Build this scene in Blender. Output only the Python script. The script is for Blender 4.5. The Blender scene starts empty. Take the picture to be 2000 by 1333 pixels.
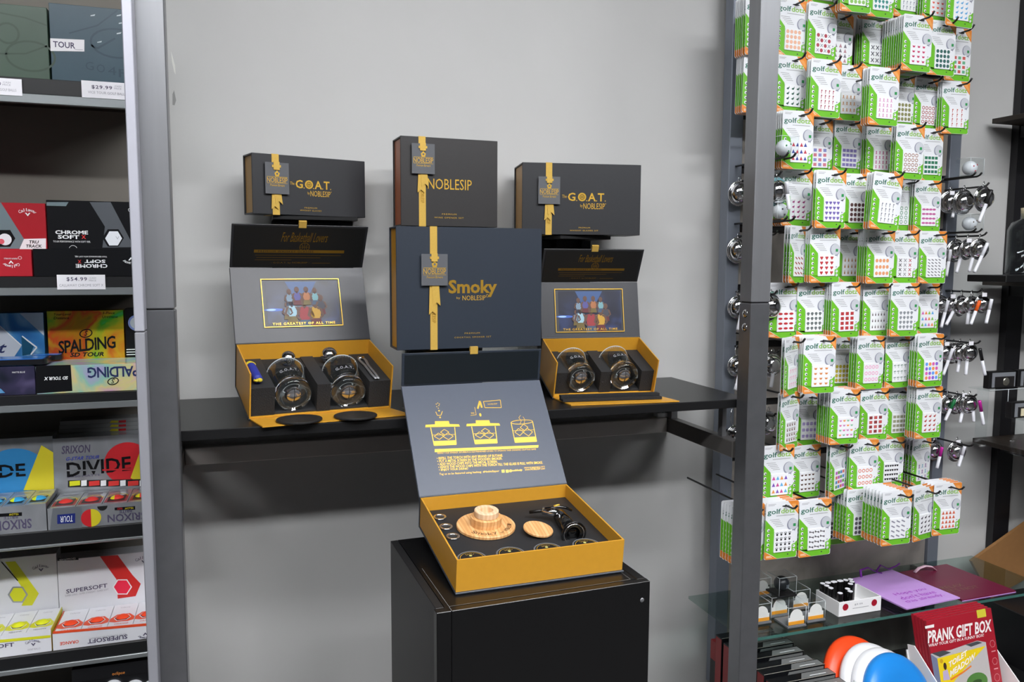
import bpy, math, random
from mathutils import Vector, Matrix
random.seed(7)
S = bpy.context.scene
COL = S.collection

# ------------------------------------------------------------------ camera
CZ = 1.42                       # eye height
F, YAW, PIT, ROLL = 1592.0, math.radians(18.63), math.radians(-5.62), math.radians(.285)
_R1 = Matrix.Rotation(ROLL, 3, 'Z')
_R2 = Matrix.Rotation(PIT, 3, 'X')
_SW = Matrix(((1, 0, 0), (0, 0, -1), (0, 1, 0)))
_R3 = Matrix.Rotation(-YAW, 3, 'Z')
CAMR = _R3 @ _SW @ _R2 @ _R1
cam_data = bpy.data.cameras.new('camera')
cam = bpy.data.objects.new('camera', cam_data)
COL.objects.link(cam)
cam.matrix_world = Matrix.Translation((0, 0, CZ)) @ CAMR.to_4x4()
cam_data.sensor_width = 36.0
cam_data.lens = F / 2000 * 36.0
cam_data.clip_start = .02
S.camera = cam

# ------------------------------------------------------------------ world, exposure
S.view_settings.view_transform = 'Standard'
S.view_settings.look = 'None'
S.view_settings.exposure = 0.60
S.view_settings.gamma = 1.0
S.view_settings.use_curve_mapping = False
S.cycles.transparent_max_bounces = 24
w = bpy.data.worlds.new('world'); S.world = w; w.use_nodes = True
w.node_tree.nodes['Background'].inputs[0].default_value = (.75, .80, .88, 1)
w.node_tree.nodes['Background'].inputs[1].default_value = .25
LAMP = 33.0                     # ceiling panel emission

# ------------------------------------------------------------------ rays
def ray(px, py):
    return CAMR @ Vector(((px - 1000) / F, -(py - 666.5) / F, -1.0))
def pY(px, py, Y):
    r = ray(px, py); r = r * (Y / r.y); return Vector((r.x, Y, r.z + CZ))
def pZ(px, py, z):
    r = ray(px, py); r = r * ((z - CZ) / r.z); return Vector((r.x, r.y, z))
def hit(px, py, P0, n):
    r = ray(px, py); o = Vector((0, 0, CZ)); return o + r * ((P0 - o).dot(n) / r.dot(n))

# ------------------------------------------------------------------ materials
def lin(h):
    h = h.lstrip('#'); c = [int(h[i:i + 2], 16) / 255 for i in (0, 2, 4)]
    return tuple(((x + .055) / 1.055) ** 2.4 if x > .04045 else x / 12.92 for x in c) + (1,)
MATS = {}
def mat(name, hexc='#808080', rough=.5, metal=0, spec=.5, noise=0, scale=40, bump=0, coat=0, emit=0, stretch=None):
    if name in MATS: return MATS[name]
    m = bpy.data.materials.new(name); m.use_nodes = True; nt = m.node_tree
    b = nt.nodes['Principled BSDF']; c = lin(hexc)
    b.inputs['Base Color'].default_value = c
    b.inputs['Roughness'].default_value = rough
    b.inputs['Metallic'].default_value = metal
    b.inputs['Specular IOR Level'].default_value = spec
    if coat:
        b.inputs['Coat Weight'].default_value = coat; b.inputs['Coat Roughness'].default_value = .12
    if emit:
        b.inputs['Emission Color'].default_value = c; b.inputs['Emission Strength'].default_value = emit
    if noise or bump:
        tc = nt.nodes.new('ShaderNodeTexCoord'); mp = nt.nodes.new('ShaderNodeMapping')
        nz = nt.nodes.new('ShaderNodeTexNoise'); nz.inputs['Scale'].default_value = scale; nz.inputs['Detail'].default_value = 5
        if stretch: mp.inputs['Scale'].default_value = stretch
        nt.links.new(tc.outputs['Object'], mp.inputs[0]); nt.links.new(mp.outputs[0], nz.inputs['Vector'])
        if noise:
            mx = nt.nodes.new('ShaderNodeMix'); mx.data_type = 'RGBA'
            mx.inputs[6].default_value = tuple(max(0, x * (1 - noise)) for x in c[:3]) + (1,)
            mx.inputs[7].default_value = tuple(min(1, x * (1 + noise)) for x in c[:3]) + (1,)
            nt.links.new(nz.outputs[0], mx.inputs[0]); nt.links.new(mx.outputs[2], b.inputs['Base Color'])
        if bump:
            bp = nt.nodes.new('ShaderNodeBump'); bp.inputs['Strength'].default_value = bump; bp.inputs['Distance'].default_value = .002
            nt.links.new(nz.outputs[0], bp.inputs['Height']); nt.links.new(bp.outputs[0], b.inputs['Normal'])
    MATS[name] = m
    return m
def mat_thin(name, hexc='#ffffff', gloss=.9):
    """thin clear sheet: transparent body with a fresnel reflection"""
    if name in MATS: return MATS[name]
    m = bpy.data.materials.new(name); m.use_nodes = True; nt = m.node_tree; nt.nodes.clear()
    o = nt.nodes.new('ShaderNodeOutputMaterial'); mx = nt.nodes.new('ShaderNodeMixShader')
    t = nt.nodes.new('ShaderNodeBsdfTransparent'); g = nt.nodes.new('ShaderNodeBsdfGlossy'); lw = nt.nodes.new('ShaderNodeLayerWeight'); lw.inputs[0].default_value = .5
    pw = nt.nodes.new('ShaderNodeMath'); pw.operation = 'POWER'; pw.inputs[1].default_value = 4; ma = nt.nodes.new('ShaderNodeMath'); ma.operation = 'MULTIPLY_ADD'; ma.inputs[1].default_value = .45; ma.inputs[2].default_value = .03
    t.inputs[0].default_value = lin(hexc); g.inputs[0].default_value = (gloss, gloss, gloss, 1); g.inputs['Roughness'].default_value = .02
    nt.links.new(lw.outputs['Facing'], pw.inputs[0]); nt.links.new(pw.outputs[0], ma.inputs[0]); nt.links.new(ma.outputs[0], mx.inputs[0])
    nt.links.new(t.outputs[0], mx.inputs[1]); nt.links.new(g.outputs[0], mx.inputs[2]); nt.links.new(mx.outputs[0], o.inputs[0])
    MATS[name] = m; return m
def mat_glass(name):
    if name in MATS: return MATS[name]
    m = mat(name, '#ffffff', .0); b = m.node_tree.nodes['Principled BSDF']
    b.inputs['Transmission Weight'].default_value = 1; b.inputs['IOR'].default_value = 1.47
    return m
def mat_ramp(name, cols, scale=3, dist=1.5, rough=.25, metal=.5, kind='noise', stretch=(1, 1, 1)):
    """colour bands along a procedural field (foil, wood, concrete)"""
    if name in MATS: return MATS[name]
    m = bpy.data.materials.new(name); m.use_nodes = True; nt = m.node_tree; b = nt.nodes['Principled BSDF']
    tc = nt.nodes.new('ShaderNodeTexCoord'); mp = nt.nodes.new('ShaderNodeMapping'); mp.inputs['Scale'].default_value = stretch
    if kind == 'noise':
        nz = nt.nodes.new('ShaderNodeTexNoise'); nz.inputs['Scale'].default_value = scale; nz.inputs['Distortion'].default_value = dist; nz.inputs['Detail'].default_value = 4 if dist < 1 else 1
    else:
        nz = nt.nodes.new('ShaderNodeTexWave'); nz.inputs['Scale'].default_value = scale; nz.inputs['Distortion'].default_value = dist; nz.inputs['Detail'].default_value = 3
    cr = nt.nodes.new('ShaderNodeValToRGB'); e = cr.color_ramp.elements
    while len(e) < len(cols): e.new(.5)
    for i, c in enumerate(cols):
        e[i].position = (.25 + .5 * i / (len(cols) - 1)) if kind == 'noise' else i / (len(cols) - 1); e[i].color = lin(c)
    nt.links.new(tc.outputs['Object'], mp.inputs[0]); nt.links.new(mp.outputs[0], nz.inputs['Vector'])
    nt.links.new(nz.outputs[0], cr.inputs[0]); nt.links.new(cr.outputs[0], b.inputs['Base Color'])
    b.inputs['Roughness'].default_value = rough; b.inputs['Metallic'].default_value = metal
    MATS[name] = m; return m

# ------------------------------------------------------------------ mesh builder
I4 = Matrix.Identity(4)
class MB:
    def __init__(s, M=None): s.v = []; s.f = []; s.m = []; s.mats = []; s.sm = []; s.M = M or I4
    def mi(s, m):
        if m not in s.mats: s.mats.append(m)
        return s.mats.index(m)
    def add(s, vs, fs, m, smooth=False, M=None):
        k = len(s.v); MM = s.M @ M if M else s.M
        s.v += [MM @ Vector(p) for p in vs]; i = s.mi(m)
        for f in fs: s.f.append([k + a for a in f]); s.m.append(i); s.sm.append(smooth)
        return s
    def box(s, a, b, m, bev=0, M=None):
        x0, y0, z0 = a; x1, y1, z1 = b
        if bev <= 0:
            vs = [(x0, y0, z0), (x1, y0, z0), (x1, y1, z0), (x0, y1, z0), (x0, y0, z1), (x1, y0, z1), (x1, y1, z1), (x0, y1, z1)]
            return s.add(vs, [(0, 3, 2, 1), (4, 5, 6, 7), (0, 1, 5, 4), (1, 2, 6, 5), (2, 3, 7, 6), (3, 0, 4, 7)], m, M=M)
        # chamfered box: three rectangles per corner
        e = min(bev, (x1 - x0) / 2.01, (y1 - y0) / 2.01, (z1 - z0) / 2.01); vs = []; idx = {}
        for ix in (0, 1):
            for iy in (0, 1):
                for iz in (0, 1):
                    X, Y, Z = (x0, x1)[ix], (y0, y1)[iy], (z0, z1)[iz]; dx, dy, dz = (e, -e)[ix], (e, -e)[iy], (e, -e)[iz]
                    idx[ix, iy, iz] = len(vs); vs += [(X, Y + dy, Z + dz), (X + dx, Y, Z + dz), (X + dx, Y + dy, Z)]
        fs = []
        g = lambda i, j, k, a: idx[i, j, k] + a
        fs.append([g(0, 0, 0, 0), g(0, 0, 1, 0), g(0, 1, 1, 0), g(0, 1, 0, 0)]); fs.append([g(1, 0, 0, 0), g(1, 1, 0, 0), g(1, 1, 1, 0), g(1, 0, 1, 0)])
        fs.append([g(0, 0, 0, 1), g(1, 0, 0, 1), g(1, 0, 1, 1), g(0, 0, 1, 1)]); fs.append([g(0, 1, 0, 1), g(0, 1, 1, 1), g(1, 1, 1, 1), g(1, 1, 0, 1)])
        fs.append([g(0, 0, 0, 2), g(0, 1, 0, 2), g(1, 1, 0, 2), g(1, 0, 0, 2)]); fs.append([g(0, 0, 1, 2), g(1, 0, 1, 2), g(1, 1, 1, 2), g(0, 1, 1, 2)])
        for i in (0, 1):
            for j in (0, 1):
                q = [g(i, j, 0, 0), g(i, j, 0, 1), g(i, j, 1, 1), g(i, j, 1, 0)]; fs.append(q if i == j else q[::-1])
                q = [g(i, 0, j, 0), g(i, 1, j, 0), g(i, 1, j, 2), g(i, 0, j, 2)]; fs.append(q if i == j else q[::-1])
                q = [g(0, i, j, 1), g(0, i, j, 2), g(1, i, j, 2), g(1, i, j, 1)]; fs.append(q if i == j else q[::-1])
                for k in (0, 1):
                    q = [g(i, j, k, 0), g(i, j, k, 1), g(i, j, k, 2)]; fs.append(q if (i + j + k) % 2 else q[::-1])
        return s.add(vs, fs, m, M=M)
    def prism(s, pts, y0, y1, m, axis='y', M=None):
        """polygon (a,b) extruded along an axis: y -> (a,y,b), z -> (a,b,z), x -> (x,a,b)"""
        n = len(pts); mk = {'y': lambda a, b, c: (a, c, b), 'z': lambda a, b, c: (a, b, c), 'x': lambda a, b, c: (c, a, b)}[axis]
        vs = [mk(a, b, y0) for a, b in pts] + [mk(a, b, y1) for a, b in pts]
        fs = [list(range(n)), list(range(2 * n - 1, n - 1, -1))] + [[i, n + i, n + (i + 1) % n, (i + 1) % n] for i in range(n)]
        return s.add(vs, fs, m, M=M)
    def lathe(s, prof, m, seg=32, M=None, smooth=True, close=False):
        """(r, z) profile round local z"""
        vs = []; fs = []; n = len(prof)
        for i in range(seg):
            a = 2 * math.pi * i / seg
            vs += [(r * math.cos(a), r * math.sin(a), z) for r, z in prof]
        for i in range(seg):
            j = (i + 1) % seg
            for k in range(n - 1 if not close else n):
                k2 = (k + 1) % n
                fs.append([i * n + k, j * n + k, j * n + k2, i * n + k2])
        return s.add(vs, fs, m, smooth, M)
    def sphere(s, c, r, m, seg=24, rings=14, M=None, sc=(1, 1, 1)):
        T = Matrix.Translation(c) @ Matrix.Diagonal((*sc, 1))
        pr = [(max(1e-5, r * math.sin(math.pi * i / rings)), -r * math.cos(math.pi * i / rings)) for i in range(rings + 1)]
        return s.lathe(pr, m, seg, (M @ T) if M else T)
    def tube(s, pts, r, m, seg=10, M=None, closed=False, flat=1.0, smooth=True):
        pts = [Vector(p) for p in pts]; n = len(pts); vs = []; fs = []
        up = Vector((0, 0, 1))
        for i, p in enumerate(pts):
            a = pts[(i - 1) % n] if (closed or i) else p; b = pts[(i + 1) % n] if (closed or i < n - 1) else p
            d = (b - a).normalized()
            if abs(d.dot(up)) > .95: up = Vector((0, 1, 0))
            u = d.cross(up).normalized(); v = u.cross(d)
            for k in range(seg):
                t = 2 * math.pi * k / seg; vs.append(p + u * (r * math.cos(t)) + v * (r * flat * math.sin(t)))
        for i in range(n if closed else n - 1):
            j = (i + 1) % n
            for k in range(seg): fs.append([i * seg + k, i * seg + (k + 1) % seg, j * seg + (k + 1) % seg, j * seg + k])
        if not closed: fs += [list(range(seg))[::-1], [(n - 1) * seg + k for k in range(seg)]]
        return s.add(vs, fs, m, smooth, M)
    def torus(s, c, R, r, m, M=None, seg=24, k=8, sc=(1, 1)):
        pr = [(R + r * math.cos(2 * math.pi * i / k), r * math.sin(2 * math.pi * i / k)) for i in range(k)]
        T = Matrix.Translation(c) @ Matrix.Diagonal((sc[0], sc[1], 1, 1))
        return s.lathe(pr, m, seg, (M @ T) if M else T, close=True)
    def mesh(s, name, off=None):
        me = bpy.data.meshes.new(name); off = off or Vector((0, 0, 0))
        me.from_pydata([v - off for v in s.v], [], s.f)
        for m in s.mats: me.materials.append(m)
        me.polygons.foreach_set('material_index', s.m); me.polygons.foreach_set('use_smooth', s.sm); me.update()
        return me
    def build(s, name, parent=None, label=None, cat=None, group=None, kind=None, M=None):
        if M is not None:
            o = bpy.data.objects.new(name, s.mesh(name)); o.matrix_basis = M
        else:
            xs = [v.x for v in s.v]; ys = [v.y for v in s.v]; zs = [v.z for v in s.v]
            off = Vector(((min(xs) + max(xs)) / 2, (min(ys) + max(ys)) / 2, min(zs)))
            o = bpy.data.objects.new(name, s.mesh(name, off)); o.matrix_basis = Matrix.Translation(off)
        return hook(o, parent, label, cat, group, kind)
WM = {}
def hook(o, parent=None, label=None, cat=None, group=None, kind=None, inv=True):
    COL.objects.link(o)
    if parent:
        o.parent = parent
        if inv: o.matrix_parent_inverse = WM[parent.name].inverted()
        WM[o.name] = o.matrix_basis.copy() if inv else WM[parent.name] @ o.matrix_basis
    else: WM[o.name] = o.matrix_basis.copy()
    if label: o['label'] = label
    if cat: o['category'] = cat
    if group: o['group'] = group
    if kind: o['kind'] = kind
    return o
def thing(name, label, cat, loc=(0, 0, 0), group=None, M=None):
    o = bpy.data.objects.new(name, None); o.empty_display_size = .02
    o.matrix_basis = M if M is not None else Matrix.Translation(loc)
    return hook(o, None, label, cat, group)

# ------------------------------------------------------------------ lettering and flat print
_T = {}
def glyphs(txt, shear=0, spacing=1.0, bold=0):
    key = (txt, shear, spacing, bold)
    if key in _T: return _T[key]
    c = bpy.data.curves.new('t', 'FONT'); c.body = txt; c.shear = shear; c.space_character = spacing; c.offset = bold; c.resolution_u = 2; c.fill_mode = 'FRONT'
    o = bpy.data.objects.new('t', c); COL.objects.link(o)
    dg = bpy.context.evaluated_depsgraph_get(); dg.update()
    me = bpy.data.meshes.new_from_object(o.evaluated_get(dg))
    vs = [tuple(v.co[:2]) for v in me.vertices]; fs = [list(p.vertices) for p in me.polygons if p.normal.z > 0 or True]
    bpy.data.objects.remove(o); bpy.data.curves.remove(c); bpy.data.meshes.remove(me)
    x0 = min(v[0] for v in vs); x1 = max(v[0] for v in vs); y0 = min(v[1] for v in vs); y1 = max(v[1] for v in vs)
    vs = [((x - x0) / max(1e-6, x1 - x0), (y - y0) / max(1e-6, y1 - y0)) for x, y in vs]
    _T[key] = (vs, fs, (x1 - x0) / max(1e-6, y1 - y0)); return _T[key]
class Print:
    """flat print on a face: (a, b) in the face's own metres; O origin, u right, v up"""
    def __init__(s, O, u, v, lift=.0003, step=.00025):
        s.O = Vector(O); s.u = Vector(u).normalized(); s.v = Vector(v).normalized(); s.n = s.u.cross(s.v).normalized(); s.l = lift; s.st = step; s.mb = MB()
    def P(s, a, b, layer=0): return s.O + s.u * a + s.v * b + s.n * (s.l + s.st * layer)
    def poly(s, pts, m, layer=0):
        ar = sum(pts[i][0] * pts[(i + 1) % len(pts)][1] - pts[(i + 1) % len(pts)][0] * pts[i][1] for i in range(len(pts)))
        if ar < 0: pts = pts[::-1]
        s.mb.add([s.P(a, b, layer) for a, b in pts], [list(range(len(pts)))], m); return s
    def rect(s, a0, b0, a1, b1, m, layer=0): return s.poly([(a0, b0), (a1, b0), (a1, b1), (a0, b1)], m, layer)
    def disc(s, a, b, r, m, layer=0, n=20, ry=None, rot=0, a0=0, a1=360):
        full = a1 - a0 >= 360; k = n if full else n + 1; ry = ry or r; pts = []
        for i in range(k):
            t = math.radians(a0 + (a1 - a0) * i / n); x, y = r * math.cos(t), ry * math.sin(t)
            pts.append((a + x * math.cos(rot) - y * math.sin(rot), b + x * math.sin(rot) + y * math.cos(rot)))
        return s.poly(pts, m, layer)
    def ring(s, a, b, r, wd, m, layer=0, n=24, ry=None, a0=0, a1=360, rot=0):
        ry = ry or r; pts = []
        for i in range(n + 1):
            t = math.radians(a0 + (a1 - a0) * i / n)
            x, y = r * math.cos(t), ry * math.sin(t); pts.append((a + x * math.cos(rot) - y * math.sin(rot), b + x * math.sin(rot) + y * math.cos(rot)))
        return s.path(pts, wd, m, layer)
    def path(s, pts, wd, m, layer=0):
        for (a, b), (c, d) in zip(pts, pts[1:]):
            L = math.hypot(c - a, d - b)
            if L < 1e-7: continue
            nx, ny = -(d - b) / L * wd / 2, (c - a) / L * wd / 2
            s.poly([(a + nx, b + ny), (a - nx, b - ny), (c - nx, d - ny), (c + nx, d + ny)], m, layer)
        return s
    def text(s, txt, a0, b0, a1, b1, m, layer=1, rot=False, shear=0, spacing=1.0, bold=0, skew=0):
        vs, fs, _ = glyphs(txt, shear, spacing, bold)
        q = []
        for x, y in vs:
            if rot: x, y = 1 - x, 1 - y
            q.append(s.P(a0 + (a1 - a0) * x, b0 + (b1 - b0) * y + skew * (x - .5), layer))
        s.mb.add(q, fs, m); return s
    def arc_text(s, txt, a, b, r, ang0, ang1, h, m, layer=1):
        n = len(txt)
        for i, ch in enumerate(txt):
            if ch == ' ': continue
            t = math.radians(ang0 + (ang1 - ang0) * (i + .5) / n); vs, fs, asp = glyphs(ch); ww = abs(ang1 - ang0) / n * math.pi / 180 * r * .8
            d = (math.cos(t), math.sin(t)); e = (d[1], -d[0])
            hh = h * (1 if ch.isupper() or ch in 'ldkhbft' else .7)
            s.mb.add([s.P(a + d[0] * (r + y * hh) + e[0] * (x - .5) * ww, b + d[1] * (r + y * hh) + e[1] * (x - .5) * ww, layer) for x, y in vs], fs, m)
        return s
    def build(s, name, parent): return s.mb.build(name, parent) if s.mb.f else None
class PxPrint(Print):
    """print on a plane parallel to the wall, laid out with photo pixels at distance Y"""
    def __init__(s, Y, lift=.0004): super().__init__((0, Y, 0), (1, 0, 0), (0, 0, 1), lift); s.Y = Y
    def c(s, px, py): p = pY(px, py, s.Y); return (p.x, p.z)
    def pp(s, pts, m, layer=0): return s.poly([s.c(*p) for p in pts], m, layer)
    def pt(s, txt, x0, y0, x1, y1, m, rot=False, layer=1, **k):
        """box of text: (x0,y0) lower-left, (x1,y1) upper-right in px"""
        ym = (y0 + y1) / 2; xm = (x0 + x1) / 2
        a0 = s.c(x0, ym)[0]; a1 = s.c(x1, ym)[0]; b0 = s.c(xm, y0)[1]; b1 = s.c(xm, y1)[1]
        return s.text(txt, a0, b0, a1, b1, m, layer, rot, **k)
    def pd(s, x, y, r, m, layer=0, **k):
        a, b = s.c(x, y); rr = (s.c(x + r, y)[0] - s.c(x - r, y)[0]) / 2; return s.disc(a, b, rr, m, layer, **k)

# shared materials
GOLDF = mat('gold_foil', '#e0b445', .32, .45)
GOLDR = mat('gold_ribbon', '#dcb558', .30, .30, noise=.10, scale=300)
OCHRE = mat('ochre_paper', '#c8912a', .42, 0, noise=.05, scale=90)
BLACKP = mat('black_paper', '#27282b', .42, noise=.08, scale=200)
NAVYP = mat('navy_paper', '#2b323c', .38, noise=.06, scale=200)
SATIN = mat('lid_satin', '#3a3b3f', .40, noise=.04, scale=80)
SATINB = mat('lid_satin_blue', '#434a58', .42, noise=.04, scale=80)
INK = mat('black_inner', '#131414', .45)
FOAM = mat('black_foam', '#1c1c1d', .85, noise=.75, scale=420, bump=1.0)
FOAMT = mat('foam_top', '#232426', .7)
TAGG = mat('tag_grey', '#56585c', .5)
STEEL = mat('brushed_steel', '#8d8e91', .38, .62, noise=.10, scale=60, stretch=(1, 1, .08))
STEELD = mat('dark_steel', '#85868a', .30, .75, noise=.12, scale=30)
WHITE = mat('white_print', '#eef0f1', .5)
BLACK = mat('black_plain', '#101011', .4)
CHROME = mat('chrome', '#e8e8ea', .06, 1)
BLKLAM = mat('black_laminate', '#161617', .34, noise=.1, scale=120)
# ------------------------------------------------------------------ room
WALLY = 2.16
wallm = mat('wall_paint', '#bcbcba', .75, noise=.03, scale=6, bump=.05)
floorm = mat('floor_vinyl', '#322f2d', .45, noise=.15, scale=8)
ceilm = mat('ceiling_tile', '#8d8e90', .9, noise=.05, scale=60)
X0, X1, Y0, ZC = -3.0, 4.6, -3.8, 3.2
sidem = mat('shop_wall_dim', '#4a4b4d', .8, noise=.1, scale=3)
MB().box((X0, Y0, -.05), (X1, WALLY, 0), floorm).build('floor', kind='structure')
MB().box((X0, Y0, ZC), (X1, WALLY, ZC + .05), ceilm).build('ceiling', kind='structure')
MB().box((X0, WALLY, 0), (X1, WALLY + .08, ZC), wallm).build('wall_back', kind='structure')
MB().box((X0 - .08, Y0, 0), (X0, WALLY + .08, ZC), sidem).build('wall_left', kind='structure')
MB().box((X1, Y0, 0), (X1 + .08, WALLY + .08, ZC), sidem).build('wall_right', kind='structure')
MB().box((X0, Y0 - .08, 0), (X1, Y0, ZC), sidem).build('wall_front', kind='structure')
lampf = mat('lamp_frame', '#d0d0d0', .5)
lampd = (mat('lamp_diffuser', '#fbfcff', .6, emit=LAMP), mat('lamp_diffuser_dim', '#fbfcff', .6, emit=LAMP * .6), mat('lamp_diffuser_right', '#fbfcff', .6, emit=LAMP * .85))
for j, i, xx, yy in [(0, i, x_, -1.0) for i, x_ in enumerate((-1.7, -.25, 1.2, 2.65))] + [(1, 0, -.10, .25), (2, 1, 1.35, .12)]:
    if True:
        t = thing('ceiling_light', 'long ceiling light, %s from the left in the row %s' % (('first', 'second', 'third', 'fourth', 'fifth')[i], ('above the camera', 'nearest the shelf wall', 'nearest the shelf wall')[j]), 'ceiling light', (xx, yy, ZC - .06), 'ceiling lights')
        m = MB()
        for a, b in (((-.66, -.17), (.66, -.15)), ((-.66, .15), (.66, .17)), ((-.66, -.15), (-.64, .15)), ((.64, -.15), (.66, .15))):
            m.box((xx + a[0], yy + a[1], ZC - .05), (xx + b[0], yy + b[1], ZC - .001), lampf)
        m.build('frame', t)
        MB().box((xx - .64, yy - .15, ZC - .04), (xx + .64, yy + .15, ZC - .025), lampd[j]).build('diffuser', t)

# ------------------------------------------------------------------ steel frame posts, shelf and rail
PF = 1.75                       # front plane of the posts and the shelf
def post(name, label, xa, xb, zj, zja, y0=PF - .05, y1=PF + .0, bolts=False, M1=STEEL, M2=STEELD):
    t = thing(name, label, 'post', ((xa + xb) / 2, (y0 + y1) / 2, 0))
    MB().box((xa, y0, zj + .0012), (xb, y1, ZC), M1, .002).build('upper_tube', t)
    MB().box((xa, y0, 0), (xb, y1, zj - .0012), M2, .002).build('lower_tube', t)
    MB().box((xa + .004, y0 + .004, zj - .004), (xb - .004, y1 - .004, zj + .004), BLACK).build('joint_sleeve', t)
    if bolts:
        for zz in (zj - .028, zj - .062):
            B = Matrix.Translation((xa, (y0 + y1) / 2, zz)) @ Matrix.Rotation(-math.pi / 2, 4, 'Y')
            m = MB(B); m.lathe([(0, .004), (.005, .0038), (.009, .002), (.0105, 0)], CHROME, 20); m.lathe([(0, .0044), (.0028, .0044), (.003, .003)], BLACK, 6)
            m.build('bolt_head', t)
    return t
PB = PF - .05
lx0, lx1 = pY(282, 605, PB).x, pY(341.5, 604, PB).x
zj = pY(310, 605, PB).z
post('steel_post', 'brushed steel upright post left of the wall shelf, beside the golf ball boxes', lx0, lx1, zj, zj)
rx0, rx1 = pY(1467.5, 592, PB).x, pY(1504.5, 592, PB).x
post('steel_post', 'brushed steel upright post right of the wall shelf with two bolt heads', rx0, rx1, pY(1480, 592, PB).z, 0, bolts=True)
# pale channel in front of the golf ball shelves
cy = 1.65
STRIPM = mat('pale_channel', '#b9bac4', .42, .35, noise=.04, scale=20)
STRIPM2 = mat('pale_channel_lower', '#a2a3aa', .42, .35, noise=.04, scale=20)
ca, cb = pY(260.5, 605, cy).x, pY(280.8, 605, cy).x
t = thing('shelf_channel', 'narrow pale grey metal channel edging the golf ball shelves', 'channel', ((ca + cb) / 2, cy, 0))
zj2 = pY(270, 649, cy).z
MB().box((ca, cy, zj2 + .001), (cb, cy + .045, ZC), STRIPM, .0015).build('upper_channel', t)
MB().box((ca, cy, 0), (cb, cy + .045, zj2 - .001), STRIPM2, .0015).build('lower_channel', t)
# torn tape on the wall beside the post
tp = PxPrint(WALLY - .0006); TAPE = mat('torn_tape', '#d6d6d0', .8)
tp.pp([(334, 100), (337, 110), (342, 128), (343, 146), (340, 140), (336, 122)], TAPE)
tp.mb.build('tape_scrap', None, 'torn white tape scrap stuck to the wall beside the left post', 'tape')
tp = PxPrint(WALLY - .0006); tp.pp([(337, 184), (340, 176), (344, 196), (341, 206), (337, 205)], mat('torn_paint', '#8e8e8c', .8))
tp.mb.build('tape_scrap', None, 'torn grey scrap on the wall below the white tape', 'tape')

# shelf board
SZ = CZ - .347; ST = .022
sx0, sx1 = lx0 + .002, pY(1467, 781, PF + .004).x
MB().box((sx0, PF + .004, SZ - ST), (sx1, WALLY - .002, SZ), BLKLAM, .0015).build('shelf_board', None, 'long black laminate shelf board between the two steel posts', 'shelf')
# rail and arms under it
t = thing('shelf_bracket_frame', 'dark steel rail and side arms under the black shelf', 'bracket', ((sx0 + sx1) / 2, 2.1, SZ - .16))
rz1, rz0 = CZ - .462, CZ - .506
RAILM = mat('rail_steel', '#c4bfba', .25, .05, noise=.2, scale=3)
MB().box((lx0 + .008 + .0285, 2.115, rz0), (sx1 - .0345, 2.150, rz1), RAILM, .002).build('rear_rail', t)
for xa in (lx0 + .008, sx1 - .034):
    MB().box((xa, PF + .03, rz0), (xa + .028, 2.150, rz1), mat('arm_steel', '#6a6764', .35, .3), .002).build('side_arm', t)
    MB().box((xa + .009, PF + .033, rz0 + .006), (xa + .019, PF + .0295, rz1 - .006), BLACK).build('end_cap', t)
    MB().box((xa + .004, 2.10, rz1), (xa + .024, 2.150, SZ - ST), STEEL).build('riser_block', t)
    MB().box((xa + .008, PF + .09, rz1), (xa + .02, PF + .11, SZ - ST), STEEL).build('front_pin', t)
xw = pY(1312, 806, 2.13).x
m = MB(); m.box((xw - .05, 2.125, rz1 + .001), (xw + .004, 2.15, rz1 + .012), WHITE); m.box((xw, 2.12, rz1 + .001), (xw + .006, 2.15, rz1 + .022), STEEL); m.build('wall_clip', t)

# ------------------------------------------------------------------ black pedestal
ph = CZ - .58
PM = Matrix.Translation((.298, 1.266, 0)) @ Matrix.Rotation(math.radians(2.0), 4, 'Z')
t = thing('pedestal', 'tall black laminate pedestal carrying the open smoker set', 'pedestal', M=PM)
PW, PD = .402, .372
PEDM = mat('pedestal_black', '#111112', .30, noise=.1, scale=90); PEDS = mat('pedestal_side', '#1e1e1f', .42, noise=.06, scale=70)
EDGE = mat('edge_chip', '#6a6a68', .6)
MB(PM).box((0.026, 0, 0), (PW, .016, ph), PEDM, .0008).build('front_panel', t)
MB(PM).box((0, 0, 0), (.0255, .018, ph), PEDM, .0008).build('front_edge_strip', t)
MB(PM).box((.003, .0185, 0), (.018, PD, ph - .0005), PEDS, .0008).build('side_panel', t)
MB(PM).box((PW - .018, .0165, 0), (PW, PD, ph - .0005), PEDM, .0008).build('side_panel', t)
MB(PM).box((.0185, PD - .016, 0), (PW - .0185, PD, ph - .0005), PEDM).build('back_panel', t)
MB(PM).box((.0192, .0192, ph - .02), (PW - .0192, PD - .0168, ph - .0008), PEDM).build('top_panel', t)
p = Print(PM @ Vector((0, 0, ph)), PM.to_3x3() @ Vector((1, 0, 0)), PM.to_3x3() @ Vector((0, 1, 0)), .0001)
p.rect(.0265, .0178, PW - .03, .019, EDGE); p.rect(.0258, .001, .0268, .20, EDGE); p.rect(PW - .0305, .018, PW - .0298, .06, EDGE)
p.build('worn_edge_lines', t)
B = PM @ Matrix.Translation((PW - .016, -.0001, ph - .034)) @ Matrix.Rotation(math.pi / 2, 4, 'X')
MB(B).lathe([(0, .0012), (.003, .001), (.0042, 0)], STEEL, 16).build('screw', t)
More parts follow.
